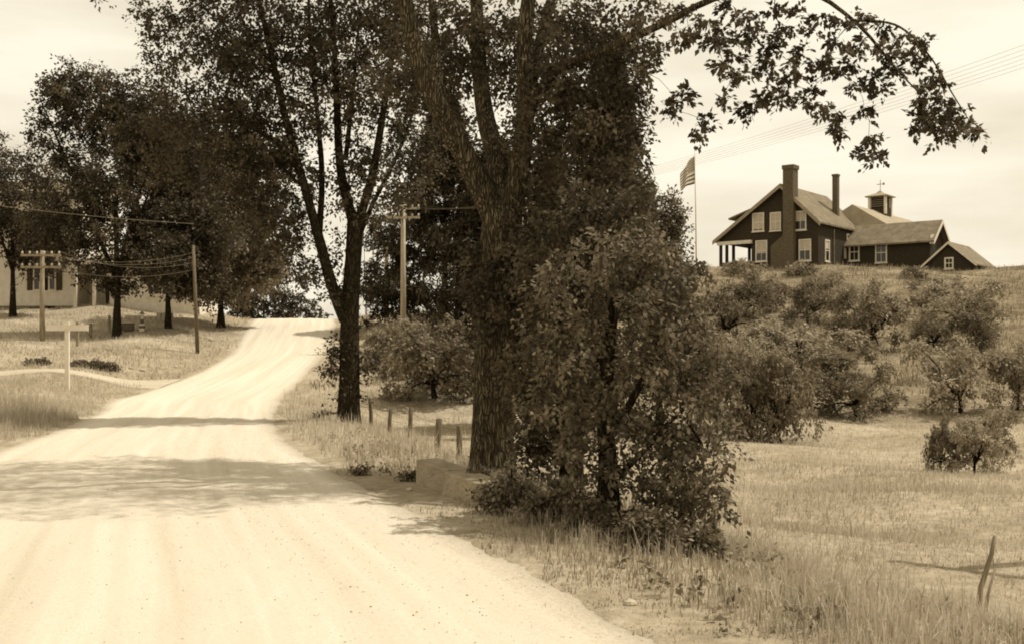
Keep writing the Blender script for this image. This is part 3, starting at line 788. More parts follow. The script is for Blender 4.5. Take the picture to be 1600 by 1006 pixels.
for j, (x, y, w, h, k, l) in enumerate(orchard):
    k = ALT[k][j % 2]
    o = protos[k] if k not in used else copy_tree(protos[k]); used.add(k)
    p = ground_px(x, y)
    s = p.y / F
    o.location = p
    o.scale = (w * s / 2.95, w * s / 2.95 * .95, h * s / 2.4)
    o.rotation_euler = (random.uniform(-.13, .13), random.uniform(-.13, .13), random.uniform(0, 6.28))
    o['label'] = l
# shrubs against the house and along the slope
shr = [(1255,432,66,26,'flowering shrub at the foot of the big outside chimney'), (1165,432,84,30,'shrub in front of the porch'), (1430,437,50,22,'low dark shrub below the ell'), (1310,470,60,36,'low shrub on the slope below the side door'),
       (1440,480,40,24,'small shrub beside the bare track'), (1205,470,70,40,'shrub between the orchard and the porch')]
for x, y, w, h, l in shr:
    p = ground_px(x, y); s = p.y / F
    bush('shrub', l, p, w * s / 2, w * s / 2.6, h * s * .62, 46, 40, .17, APPLE, .36, 'shrubs near the dark house')
# pale brush on the bank under the poles
for x, y, w, h, l in [(600,560,70,60,'pale weedy bush on the bank nearest the forked tree'), (640,540,80,50,'pale weedy bush at the foot of the tall crossarm pole'), (700,545,90,60,'leafy bush right of the tall crossarm pole'), (620,590,70,40,'low weedy bush above the fence posts'), (735,590,70,50,'weedy bush just left of the great trunk')]:
    p = ground_px(x, y); s = p.y / F
    bush('weedy_bush', l, p, w * s / 2, w * s / 2.6, h * s * .62, 70, 44, .13, leafmat('weed_leaf', .2, .46, .35, .03), .3, 'brush on the bank below the poles')
# brambles at the foot of the near trees
for x, y, w, h, l, m_ in [(800,800,130,75,'bramble clump at the foot of the great trunk', leafmat('bramble_leaf', .08, .24, .32, .02)), (870,815,110,70,'bramble clump under the straight young tree', leafmat('bramble_leaf', .08, .24, .32, .02)), (1010,862,110,75,'dark leafy bramble at the road side of the bushy young tree', LEAF_LIT), (1095,872,60,50,'small bramble farthest toward the field', leafmat('bramble_leaf', .08, .24, .32, .02)), (745,775,60,40,'weed clump against the stone headwall', LEAF_LIT), (930,835,80,60,'bramble between the two young trees', leafmat('bramble_leaf', .08, .24, .32, .02))]:
    p = ground_px(x, y); s = p.y / F
    bush('bramble', l, p, w * s / 2, w * s / 3, h * s * .62, 70, 40, .05, m_, .15, 'brambles under the near trees')
for x, y, w, h, l in [(565,742,30,16,'small dark weed tuft at the road edge, left of the headwall'), (640,752,36,24,'small dark weed tuft touching the headwall')]:
    p = ground_px(x, y); s = p.y / F
    bush('weed_tuft', l, p, w * s / 2, w * s / 3, h * s * .62, 18, 26, .045, LEAF_LIT, .1, 'weed tufts at the road edge')
for x, y, w, h, l in [(60,570,46,9,'dark weeds on the bank edge left of the sign post'), (135,572,64,8,'dark weeds on the cut bank just right of the sign post'), (165,578,50,10,'low weeds at the end of the cut bank by the side road')]:
    p = ground_px(x, y); s = p.y / F
    bush('weed_patch', l, p, w * s / 2, w * s / 3.4, h * s * .7, 40, 40, .10, LEAF_LIT if y < 600 else leafmat('coarse_weed', .26, .54, .4, .01), .24, 'weed patches left of the road')

# broad-leaved weeds scattered through the verge
X, Y, d = scatter(900, -6, 6, 6.5, 24, 1, .3, .9, 3.6)
v, f, t = leaf_cloud(np.stack([X, Y, H(X, Y) + .07], 1), RNG.uniform(.06, .15, len(X)), 22, .05, droop=.1, flat=1.0)
tag(np_mesh('verge_weeds', v, f, leafmat('verge_weed_leaf', .12, .34, .3, .02), tone=t), 'broad-leaved weeds dotted through the grass beside the road', 'weeds', kind='stuff')

# ------------------------------------------------------------------ buildings
WHITE = mat('white_paint', .62, .78, 3, .15)
TRIM = mat('trim_paint', .55, .72, 5)
DARKWALL = mat('dark_shingle_wall', .028, .055, 3, .5, (1, 1, 3), bscale=14)
ROOF = mat('weathered_roof', .12, .24, 1.6, .6, (1, 1, 1), bscale=18)
ROOF2 = mat('pale_roof', .25, .36, 1.6, .4, bscale=14)
BRICK = mat('chimney_brick', .075, .16, 6, .7, (1, 1, 2), bscale=22)
GLASS = mat('window_glass', .03, None, rough=.08, spec=.6)
SHADE = mat('window_shade', .40, .55, 6)
WOODGREY = mat('weathered_wood', .16, .34, 5, .5, (2, 2, .4), bscale=12)
WOODPALE = mat('pale_pole_wood', .26, .44, 5, .4, (3, 3, .4), bscale=12)
DARKWOOD = mat('dark_post_wood', .09, .18, 5, .5, (3, 3, .5), bscale=12)
DARK = mat('dark_opening', .02, .03, 3)
STONE = mat('field_stone', .3, .5, 4, .6)
CONC = mat('old_concrete', .20, .36, 2.5, .7, (1, 1, 2), bscale=9)

def window(parent, face, c, w, h, z0, t=.12, shade=0.0, rows=1, cols=2, frame=.11, fm=None, axis=1, sgn=-1):
    """sash window standing proud of a wall. face: wall plane coordinate; c: centre along the wall; axis 1: wall runs along x, axis 0: along y"""
    fm = fm or TRIM
    def B(mb, a0, a1, d0, d1, q0, q1):
        lo, hi = sorted((face + sgn * d0, face + sgn * d1))
        if axis == 1: mb.box((a0, lo, q0), (a1, hi, q1))
        else: mb.box((lo, a0, q0), (hi, a1, q1))
    f = MB(); x0, x1, z1 = c - w / 2, c + w / 2, z0 + h
    B(f, x0, x0 + frame, -.02, .08, z0, z1); B(f, x1 - frame, x1, -.02, .08, z0, z1)
    B(f, x0 + frame, x1 - frame, -.02, .08, z1 - frame, z1); B(f, x0 - .06, x1 + .06, -.02, .13, z0 - .08, z0)
    B(f, x0 + frame, x1 - frame, -.02, .07, z0, z0 + frame * .8)
    B(f, x0 + frame, x1 - frame, -.02, .05, z0 + h * .5 - .035, z0 + h * .5 + .035)
    iw = (w - 2 * frame)
    for i in range(1, cols):
        xm = x0 + frame + iw * i / cols; B(f, xm - .02, xm + .02, -.02, .045, z0 + frame * .8, z1 - frame)
    o = f.build('window', fm, parent)
    for lo_, hi_ in ((z0 + frame * .8, z0 + h * .5 - .035), (z0 + h * .5 + .035, z1 - frame)):
        for i in range(cols):
            a0 = x0 + frame + iw * i / cols + (.02 if i else 0); a1 = x0 + frame + iw * (i + 1) / cols - (.02 if i < cols - 1 else 0)
            g = MB(); B(g, a0, a1, .0, .02, lo_, hi_); g.build('pane', GLASS, o)
    if shade:
        g = MB(); B(g, x0 + frame, x1 - frame, .021, .032, z1 - frame - (h - 1.8 * frame) * shade, z1 - frame); g.build('shade', SHADE, o)
    return o

# the dark house on the hill: x runs along the gable, y back from it
A = R(38.0)
HZ = 9.45
hx, hy = (1222 - CX) / F * 100, 100.0
house = empty('dark_house', (hx, hy, HZ), 'dark shingled farmhouse with big outside chimney and porch on the hilltop', 'house', rz=-A)
ca, sa = math.cos(A), math.sin(A)
def U_of(x, v=0.0):
    k = (x - CX) / F                                # solve hx+ca*u+sa*v = k*(hy-sa*u+ca*v)
    return (k * (hy + ca * v) - hx - sa * v) / (ca + k * sa)
def V_of(x, u):
    k = (x - CX) / F
    return (k * (hy - sa * u) - hx - ca * u) / (sa - k * ca)
def Z_of(y, u, v=0.0): return EYE + (HY - y) / F * (hy - sa * u + ca * v) - HZ
RZ, SR_, SL_ = 7.1, .97, .70                          # ridge height, right and left roof slopes
UR, UL, UP, D = 3.3, -6.0, -2.9, 9.5
BZ = 2.55                                             # top of the porch opening
def roofz(u): return RZ - (SR_ * u if u > 0 else -SL_ * u)
m = MB()
m.prism([(UP, -1.5), (UR, -1.5), (UR, roofz(UR) - .05), (0, RZ - .05), (UL, roofz(UL) - .05 if roofz(UL) > BZ else BZ), (UL, BZ), (UP, BZ)], 0, D)
m.build('wall', DARKWALL, house)
def slab(name, parent, u0, z0, u1, z1, v0, v1, t, m_):
    MB().prism([(u0, z0), (u1, z1), (u1, z1 + t), (u0, z0 + t)], v0, v1).build(name, m_, parent)
ov = .45
def roof_plane(name, parent, ridge, eave, v0, v1, t, m_):
    (u0, z0), (u1, z1) = ridge, eave
    mb = MB(); mb.prism([(u0, z0), (u1, z1), (u1, z1 + t), (u0, z0 + t)], v0, v1); return mb.build(name, m_, parent)
rp = roof_plane('roof', house, (0, RZ), (UR + .35, RZ - SR_ * (UR + .35)), -ov, D + .3, .16, ROOF)
rl = roof_plane('roof', house, (0, RZ + .001), (UL - .5, RZ - SL_ * (UL - .5) * -1), -ov, D + .3, .16, ROOF)
for nm, a, bq in (('rake_board', (0, RZ), (UR + .35, RZ - SR_ * (UR + .35))), ('rake_board', (0, RZ), (UL - .5, RZ + SL_ * (UL - .5)))):
    mb = MB(); mb.prism([(a[0], a[1] - .22), (bq[0], bq[1] - .22), (bq[0], bq[1] + .12), (a[0], a[1] + .12)], -ov - .06, -ov - .005); mb.build(nm, mat('rake_paint', .22, .34, 4), house)
# porch: beam, posts, parapet, floor
mb = MB(); mb.box((UL - .15, -.28, BZ - .28), (UP + .1, -.02, BZ + .03)); mb.build('porch_beam', TRIM, house)
for u, v in ((UL + .12, -.05), (UL + .12, 1.1), (UL + .12, 2.4), (UL + 1.25, 4.4), (UL + .12, 5.6), (UL + .12, D - .2)):
    mb = MB(); mb.box((u - .11, v - .11, -.3), (u + .11, v + .11, BZ)); mb.build('porch_post', DARKWALL, house)
mb = MB(); mb.box((UL - .05, -.02, -1.5), (UP, .12, .72)); mb.build('porch_parapet', DARKWALL, house)
mb = MB(); mb.box((UL - .05, .13, -1.5), (UL + .1, D, .62)); mb.build('porch_parapet', DARKWALL, house)
mb = MB(); mb.box((UL + .1, .13, -1.5), (UP, D, -.05)); mb.build('porch_floor', WOODGREY, house)
# shed dormer on the far slope
dz = Z_of(343, -6.0, 2.6)
mb = MB(); mb.prism([(-.7, 6.55), (-6.15, 4.78), (-6.15, 4.93), (-.7, 6.72)], 1.9, 6.6); dr_ = mb.build('dormer_roof', ROOF, house)
mb = MB(); mb.prism([(-1.2, 6.36), (-5.5, 4.97), (-5.5, 2.9), (-1.2, 5.9)], 2.3, 6.3); mb.build('dormer_wall', DARKWALL, house)
# chimneys
u0, u1 = U_of(1224, -.5), U_of(1240, -.5)
ub = U_of(1205, -.5)
ct = Z_of(260, .5)
zs = Z_of(383, 0)
mb = MB()
mb.prism([(ub, -1.5), (u1, -1.5), (u1, ct - .35), (u0, ct - .35), (u0, zs + .75), (ub, zs - .1)], -.62, -.003)
ch = mb.build('chimney', BRICK, house)
mb = MB(); mb.box((u0 + .02, -.002, RZ - 1.3), (u1 - .02, .45, ct - .35)); mb.build('chimney_back', BRICK, ch)
mb = MB(); mb.box((u0 - .07, -.68, ct - .35), (u1 + .07, .5, ct)); mb.build('chimney_cap', BRICK, ch)
v2 = 6.6
u2 = U_of(1306, v2)
mb = MB(); mb.box((u2 - .24, v2 - .24, roofz(max(u2, .1)) - .6), (u2 + .24, v2 + .24, Z_of(276, u2, v2))); c2 = mb.build('chimney', BRICK, house)
mb = MB(); mb.box((u2 - .29, v2 - .29, Z_of(276, u2, v2)), (u2 + .29, v2 + .29, Z_of(273, u2, v2))); mb.build('chimney_cap', BRICK, c2)
# windows
for x, ylo, yhi, w, sh in ((1185, 362, 333, 1.12, .92), (1212, 361, 332, 1.05, .97), (1251, 360, 330, 1.08, .45), (1190, 409, 376, 1.12, .62), (1258, 408, 374, 1.12, .5)):
    u = U_of(x); z0 = Z_of(ylo, u); h = Z_of(yhi, u) - z0
    window(house, 0.0, u, w, h, z0, shade=sh)
for x, ylo, yhi, w, sh in ((1292, 409, 375, .95, .4), (1325, 374, 366, .7, 0)):
    v = V_of(x, UR); z0 = Z_of(ylo, UR, v); h = Z_of(yhi, UR, v) - z0
    window(house, UR, v, w, h, z0, shade=sh, axis=0, sgn=1, cols=1)
v = V_of(1320, UR)
mb = MB(); mb.box((UR + .003, v - .5, 0), (UR + .06, v + .5, 2.1)); do = mb.build('door', DARKWALL, house)
mb = MB(); mb.box((UR + .061, v - .3, 1.0), (UR + .075, v + .3, 1.95)); mb.build('door_light', SHADE, do)
mb = MB(); mb.tube([(UR + .08, V_of(1302, UR), -.2), (UR + .08, V_of(1302, UR), 3.4)], .05, 6); mb.build('downpipe', WOODGREY, house)
# the ell
V0, V1 = 6.0, 9.6
E1 = U_of(1453, V0); EZ = Z_of(376, 7, V0); EV = (V0 + V1) / 2; ER = Z_of(349, 9, EV)
mb = MB(); mb.prism([(V0, -1.8), (V1, -1.8), (V1, EZ), (EV, ER - .1), (V0, EZ)], UR + .003, E1, 'x'); mb.build('ell_wall', DARKWALL, house)
sl = (ER - EZ) / (EV - V0)
for s, vv in ((-1, V0 - .5), (1, V1 + .5)):
    ze = ER - sl * abs(vv - EV)
    mb = MB(); mb.prism([(EV, ER), (vv, ze), (vv, ze + .14), (EV, ER + .14)], UR + .05, E1 + .5, 'x'); mb.build('ell_roof', ROOF, house)
    mb = MB(); mb.prism([(EV, ER - .2), (vv, ze - .2), (vv, ze + .1), (EV, ER + .1)], E1 + .503, E1 + .55, 'x'); mb.build('ell_rake_board', TRIM, house)
mb = MB(); mb.prism([(V0 - .45, EZ - .55), (V0 + .1, EZ - .55), (V0 + .35, EZ + .25), (V0 - .1, EZ + .25)], E1 + .1, E1 + .3, 'x'); mb.build('eave_bracket', WHITE, house)
for x, ylo, yhi, w in ((1377, 411, 379, 1.05), (1335, 408, 380, .95)):
    u = U_of(x, V0); z0 = Z_of(ylo, u, V0); h = Z_of(yhi, u, V0) - z0
    window(house, V0, u, w, h, z0, shade=0)

# barn with cupola behind the house, on the same ridge line
bp_ = Matrix.Rotation(-A, 4, 'Z')
B0 = Vector((hx, hy, HZ)) + (bp_ @ Vector((2.6, 9.3, 0)))
barn = empty('barn', B0, 'barn with pale lit roof and louvred cupola rising behind the dark house', 'barn', rz=-A)
bw, bl, BR, BE = 4.6, 15.0, 6.27, 3.3
mb = MB(); mb.box((-bw, .35, -2.5), (bw, bl, BE + .02)); mb.build('wall', DARKWALL, barn)
e_ = bw + .4
mb = MB(); mb.add([(0, 0, BR), (0, bl, BR), (e_, -.9, BE - .1), (e_, bl + .4, BE - .1), (-e_, -.9, BE - .1), (-e_, bl + .4, BE - .1), (0, bl + .4, BR)],
                  [(0, 2, 3, 6, 1), (0, 1, 6, 5, 4), (0, 4, 2), (2, 4, 5, 3), (3, 5, 6)]); mb.build('roof', ROOF2, barn)
# cupola
vc = 7.1
cw = .78
cz0, cz1 = BR - .6, BR + 1.4
cup = MB(); cup.box((-cw, vc - cw, cz0), (cw, vc + cw, cz0 + .95)); cup = cup.build('cupola', DARKWALL, barn)
for sx_c in (-1, 1):
    for sy_c in (-1, 1):
        mb = MB(); mb.box((sx_c * cw - .11, vc + sy_c * cw - .11, cz0 + .3), (sx_c * cw + .11, vc + sy_c * cw + .11, cz1)); mb.build('corner_post', TRIM, cup)
mb = MB(); mb.box((-cw + .12, vc - cw + .12, cz0 + .952), (cw - .12, vc + cw - .12, cz1 - .01)); mb.build('louvre_core', DARK, cup)
for i in range(5):
    z = cz0 + 1.05 + i * .2
    for q in range(2):
        mb = MB()
        if q == 0: mb.hexa([(-cw + .12, vc - cw - .02, z), (cw - .12, vc - cw - .02, z), (cw - .12, vc - cw + .1, z + .06), (-cw + .12, vc - cw + .1, z + .06)], [(-cw + .12, vc - cw - .02, z + .03), (cw - .12, vc - cw - .02, z + .03), (cw - .12, vc - cw + .1, z + .09), (-cw + .12, vc - cw + .1, z + .09)])
        else: mb.hexa([(cw + .02, vc - cw + .12, z), (cw + .02, vc + cw - .12, z), (cw - .1, vc + cw - .12, z + .06), (cw - .1, vc - cw + .12, z + .06)], [(cw + .02, vc - cw + .12, z + .03), (cw + .02, vc + cw - .12, z + .03), (cw - .1, vc + cw - .12, z + .09), (cw - .1, vc - cw + .12, z + .09)])
        mb.build('louvre', WOODGREY, cup)
k = cw + .35
mb = MB(); mb.add([(-k, vc - k, cz1), (k, vc - k, cz1), (k, vc + k, cz1), (-k, vc + k, cz1), (-k, vc - k, cz1 + .08), (k, vc - k, cz1 + .08), (k, vc + k, cz1 + .08), (-k, vc + k, cz1 + .08), (-.3, vc - .3, cz1 + .42), (.3, vc - .3, cz1 + .42), (.3, vc + .3, cz1 + .42), (-.3, vc + .3, cz1 + .42), (0, vc, cz1 + .72)],
                  [(0,3,2,1),(0,1,5,4),(1,2,6,5),(2,3,7,6),(3,0,4,7),(4,5,9,8),(5,6,10,9),(6,7,11,10),(7,4,8,11),(8,9,12),(9,10,12),(10,11,12),(11,8,12)]); mb.build('cupola_roof', ROOF2, cup)
mb = MB(); mb.tube([(0, vc, cz1 + .65), (0, vc, cz1 + 1.7)], .03, 6); mb.box((-.35, vc - .015, cz1 + 1.25), (.4, vc + .015, cz1 + 1.31)); mb.box((.25, vc - .02, cz1 + 1.18), (.42, vc + .02, cz1 + 1.4)); mb.build('weather_vane', WOODGREY, cup)

# small shed right of the house
ys = 96.0
sp_ = at(1483, 418, ys)
shz = 8.9
shed = empty('shed', (sp_.x, ys, shz), 'small dark gabled shed with one white-framed window at the right of the ell', 'shed', rz=-A)
az = EYE + (HY - 380) / F * ys - shz
hw = 2.0; ssl = .86
mb = MB(); mb.prism([(-hw, -2), (hw, -2), (hw, az - ssl * hw - .03), (0, az - .03), (-hw, az - ssl * hw - .03)], 0, 5.2); mb.build('wall', DARKWALL, shed)
for s in (1, -1):
    e = s * (hw + .3)
    mb = MB(); mb.prism([(0, az + (.001 if s < 0 else 0)), (e, az - ssl * abs(e)), (e, az - ssl * abs(e) + .12), (0, az + .12)], -.3, 5.5); mb.build('roof', ROOF, shed)
    mb = MB(); mb.prism([(0, az - .1), (e, az - ssl * abs(e) - .1), (e, az - ssl * abs(e) + .1), (0, az + .1)], -.34, -.303); mb.build('rake_board', TRIM, shed)
window(shed, 0.0, 0.0, .75, .95, az - 2.15, cols=2, frame=.12)

# flagpole with flag
fpos = on_ground((1088 - CX) / F * 92, 92)
pole = empty('flagpole', fpos, 'tall thin white flagpole at the hill crest left of the porch', 'flagpole')
ftop = EYE + (HY - 234) / F * 92 - fpos.z
mb = MB(); mb.tube([(0, 0, -.3), (-.05, 0, ftop * .5), (-.14, 0, ftop)], [.055, .045, .025], 8); mb.build('pole', mat('pole_paint', .45, .6, 4), pole, True)
mb = MB(); mb.tube([(-.14, 0, ftop), (-.14, 0, ftop + .05), (-.14, 0, ftop + .12), (-.14, 0, ftop + .16)], [.03, .07, .07, .02], 8); mb.build('ball', mat('pole_paint', .45, .6, 4), pole, True)
def flag_material():
    m = bpy.data.materials.new('flag_cloth'); m.use_nodes = True
    n, l = m.node_tree.nodes, m.node_tree.links
    b = n['Principled BSDF']; b.inputs['Roughness'].default_value = .9; b.inputs['Specular IOR Level'].default_value = .05
    a = n.new('ShaderNodeAttribute'); a.attribute_name = 'lane'
    s = n.new('ShaderNodeSeparateXYZ'); l.new(a.outputs['Vector'], s.inputs[0])
    def M(op, x, y=None):
        q = n.new('ShaderNodeMath'); q.operation = op
        for i, w in enumerate((x, y)):
            if w is None: continue
            if isinstance(w, (int, float)): q.inputs[i].default_value = w
            else: l.new(w, q.inputs[i])
        return q.outputs[0]
    U_, V_ = s.outputs['X'], s.outputs['Y']
    st = M('LESS_THAN', M('MODULO', M('MULTIPLY', V_, 13.0), 2.0), 1.0)
    can = M('MULTIPLY', M('LESS_THAN', U_, .42), M('GREATER_THAN', V_, 6.0 / 13.0))
    fu, fv = M('SUBTRACT', M('FRACT', M('MULTIPLY', U_, 8 / .42)), .5), M('SUBTRACT', M('FRACT', M('MULTIPLY', M('SUBTRACT', V_, 6 / 13.0), 6 * 13 / 7.0)), .5)
    star = M('LESS_THAN', M('ADD', M('MULTIPLY', fu, fu), M('MULTIPLY', fv, fv)), .07)
    m1 = n.new('ShaderNodeMix'); m1.data_type = 'RGBA'; l.new(st, m1.inputs['Factor']); m1.inputs['A'].default_value = sep(.6); m1.inputs['B'].default_value = sep(.13)
    m2 = n.new('ShaderNodeMix'); m2.data_type = 'RGBA'; l.new(star, m2.inputs['Factor']); m2.inputs['A'].default_value = sep(.16); m2.inputs['B'].default_value = sep(.6)
    m3 = n.new('ShaderNodeMix'); m3.data_type = 'RGBA'; l.new(can, m3.inputs['Factor']); l.new(m1.outputs['Result'], m3.inputs['A']); l.new(m2.outputs['Result'], m3.inputs['B'])
    l.new(m3.outputs['Result'], b.inputs['Base Color'])
    return m
fu_, fv_ = np.meshgrid(np.linspace(0, 1, 25), np.linspace(0, 1, 15))
fz1, fz0 = ftop - .5, ftop - 2.75
fxx = -.15 - 1.25 * fu_ ** .9 + .06 * np.sin(fu_ * 9 + fv_ * 2)
fyy = -1.0 * fu_ + .16 * np.sin(fu_ * 8.5 + fv_ * 1.5) * fu_ ** .5
fzz = fz0 + (fz1 - fz0) * fv_ * (1 - .42 * fu_) - .35 * fu_ - .35 * fu_ ** 2
i0 = (np.arange(14)[:, None] * 25 + np.arange(24)[None]).ravel()
fl = np_mesh('flag', np.stack([fxx.ravel(), fyy.ravel(), fzz.ravel()], 1), np.stack([i0, i0 + 1, i0 + 26, i0 + 25], 1), flag_material(), None, smooth=True)
lane_attr(fl, np.stack([fu_.ravel(), fv_.ravel(), 0 * fu_.ravel()], 1))
fl.location = fpos
so = fl.modifiers.new('cloth', 'SOLIDIFY'); so.thickness = .008
tag(fl, 'striped flag with starred corner drooping from the hilltop flagpole', 'flag')

# the white house at the left
Yw = 76.0
wz = float(H((100 - CX) / F * Yw, Yw)) + .1
s = Yw / F
def wx(x): return (x - CX) * s
def wz_(y): return EYE + (HY - y) * s
wh = empty('white_house', (wx(110), Yw, wz_(485)), 'long white clapboard house with shuttered windows behind the left trees', 'house')
def L3(x, dy, z): return (x - wx(110), dy, z - wz_(485))
def wbox(name, m_, x0, x1, d0, d1, y0, y1, parent=wh):
    mb = MB(); a, c = L3(x0, d0, y0), L3(x1, d1, y1); mb.box(a, c); return mb.build(name, m_, parent)
wbox('foundation', mat('foundation_stone', .2, .35, 3, .5), wx(-60), wx(118), .08, 7.9, wz_(500), wz_(478))
m0 = MB(); zt = wz_(330) - wz_(485)
xa, xb = wx(-60) - wx(110), wx(120) - wx(110)
m0.prism([(0, wz_(478) - wz_(485)), (8, wz_(478) - wz_(485)), (8, zt), (4, zt + 2.4), (0, zt)], xa, xb, 'x'); m0.build('wall', WHITE, wh)
for sg, e in ((-1, -.4), (1, 8.4)):
    mb = MB(); zz_ = zt + 2.4 - .6 * abs(e - 4)
    mb.prism([(4, zt + 2.42), (e, zz_), (e, zz_ + .15), (4, zt + 2.57)], xa - .3, xb + .3, 'x'); mb.build('roof', ROOF, wh)
for x in (58, 82):
    xc = wx(x) - wx(110)
    for ylo, yhi in ((454, 416), (400, 368)):
        z0 = wz_(ylo) - wz_(485); h = (ylo - yhi) * s
        wo = window(wh, 0.0, xc, .5, h, z0, cols=1, frame=.08, fm=WHITE)
        for sd in (-1, 1):
            mb = MB(); mb.box((xc + sd * .46 - .19, -.05, z0), (xc + sd * .46 + .19, -.003, z0 + h)); mb.build('shutter', mat('shutter_paint', .05, .08, 5), wh)
for x0, x1, y0, y1 in ((70, 84, 483, 478.4), (45, 62, 486, 481)):
    mb = MB(); mb.box((wx(x0) - wx(110), .02, wz_(y0) - wz_(485)), (wx(x1) - wx(110), .079, wz_(y1) - wz_(485))); mb.build('cellar_window', DARK, wh)
# porch and shed wing
mb = MB(); mb.prism([(0, wz_(492) - wz_(485)), (4.5, wz_(492) - wz_(485)), (4.5, 3.6), (0, 2.9)], wx(165) - wx(110), wx(312) - wx(110), 'x'); mb.build('wing_wall', WHITE, wh)
mb = MB(); mb.prism([(-.4, 2.85), (4.8, 4.0), (4.8, 4.15), (-.4, 3.0)], wx(120) - wx(110) + .01, wx(315) - wx(110), 'x'); mb.build('wing_roof', ROOF, wh)
mb = MB(); mb.box((wx(120) - wx(110) + .01, 2.2, -.3), (wx(165) - wx(110) - .01, 4.4, 3.2)); mb.build('porch_back_wall', WHITE, wh)
mb = MB(); mb.box((wx(120) - wx(110) + .01, -.9, -.5), (wx(165) - wx(110) - .01, 2.19, .18)); mb.build('porch_floor', WHITE, wh)
for x in (124, 153):
    mb = MB(); mb.box((wx(x) - wx(110) - .1, -.75, .18), (wx(x) - wx(110) + .1, -.55, 2.75)); mb.build('porch_column', WHITE, wh)
for x0, x1, ya, yb in ((158, 164, 475, 458),):
    mb = MB(); mb.box((wx(165.2) - wx(110), -.03, .3), (wx(171) - wx(110), -.003, 2.2)); mb.build('door', DARK, wh)
for x in (240, 262):
    window(wh, 0.0, wx(x) - wx(110), .8, 1.2, 1.0, cols=2, frame=.08, fm=WHITE)

# ------------------------------------------------------------------ posts, poles, wires
# cross-shaped road sign
p = ground_px(105, 611)
k = p.y / F
sg = empty('road_sign', p, 'white wooden T-shaped signpost standing in the left verge', 'sign')
hh = (611 - 503) * k
mb = MB(); mb.box((-.075, -.05, -.2), (.075, .05, hh)); mb.build('post', WHITE, sg)
mb = MB(); mb.box((-32 * k, -.085, hh - 14 * k), (34 * k, -.052, hh - 5 * k)); bd = mb.build('sign_board', WHITE, sg)

# fence on the field side
posts = [(580,664,622,'leftmost fence post beside the forked tree'), (608,676,638,'second fence post from the forked tree'), (641,690,636,'middle one of the five fence posts'), (683,706,653,'stout fence post, second from the great trunk'), (718,722,664,'thin leaning fence post nearest the great trunk')]
fp = []
for x, y, yt, l in posts:
    p = ground_px(x, y); h = (y - yt) * p.y / F
    mb = MB(); ln = random.uniform(-.05, .07)
    rr = .055 if 'stout' not in l else .075
    mb.tube([(0, 0, -.2), (ln * .3, 0, h * .5), (ln, .02, h - .02), (ln, .02, h)], [rr, rr * .95, rr * .9, rr * .6], 9, True, bark_bump(x, .06))
    o = mb.build('fence_post', DARKWOOD, None, True); o.location = p
    tag(o, l, 'post', 'fence posts below the road'); fp.append((p, h))
for q in range(2):
    mb = MB()
    for (a, ha), (b2, hb) in zip(fp[:-1], fp[1:]):
        pa, pb = a + Vector((0, -.06, ha * (.55 + .3 * q))), b2 + Vector((0, -.06, hb * (.55 + .3 * q)))
        mb.tube([tuple(pa), tuple((pa + pb) / 2 - Vector((0, 0, .03))), tuple(pb)], .004, 4)
    tag(mb.build('fence_wire', DARKWOOD), 'slack %s wire strung along the field fence posts' % ('lower', 'upper')[q], 'wire', 'fence wires')

def utility_pole(x, y, Y, ytop, r, arms, label, m_, armw=1.7, lean=0.0, rz=0.0, hgt=None):
    b = at(x, y, Y); b.z = float(H(b.x, b.y))
    top = EYE + (HY - ytop) * Y / F - b.z if hgt is None else hgt
    e = empty('utility_pole', b, label, 'pole', 'utility poles', rz)
    mb = MB(); mb.tube([(0, 0, -.4), (lean * .5, 0, top * .5), (lean, 0, top)], [r, r * .88, r * .72], 12); mb.build('pole', m_, e, True)
    ends = []
    for j, z in enumerate(arms):
        za = top - z
        lx = lean * za / top
        mb = MB(); mb.box((lx - armw / 2, -r - .09, za - .05), (lx + armw / 2, -r + .002, za + .06)); a = mb.build('crossarm', m_, e)
        for q in range(6):
            xx = lx + (q - 2.5) * armw / 5.4
            mb = MB(); mb.tube([(xx, -r - .045, za + .06), (xx, -r - .045, za + .1), (xx, -r - .045, za + .17), (xx, -r - .045, za + .21)], [.03, .055, .05, .02], 8); mb.build('insulator', mat('glass_insulator', .4, .55, 5, rough=.3), a, True)
            w = Matrix.Rotation(rz, 4, 'Z') @ Vector((xx, -r - .045, za + .2))
            ends.append(b + w)
    return ends
eA = utility_pole(630, 506, 58, 320, .15, (.22, .68), 'tall pale crossarm pole in front of the broad evergreen', WOODPALE)
eB = utility_pole(604, 510, 70, 377, .15, (.25, .8), 'shorter crossarm pole left of the tall pale one', WOODPALE)
eC = utility_pole(820, 640, 43, 312, .16, (.2,), 'pale crossarm pole glimpsed through leaves right of the great trunk', WOODPALE, rz=-.5)
eD = utility_pole(66, 530, 58, 392, .14, (.25, .85), 'grey crossarm pole in front of the white house', WOODGREY, 2.0)
eE = utility_pole(309, 522, 57, 384, .10, (), 'thin dark leaning pole at the lawn edge near the road', DARKWOOD, lean=-.22)
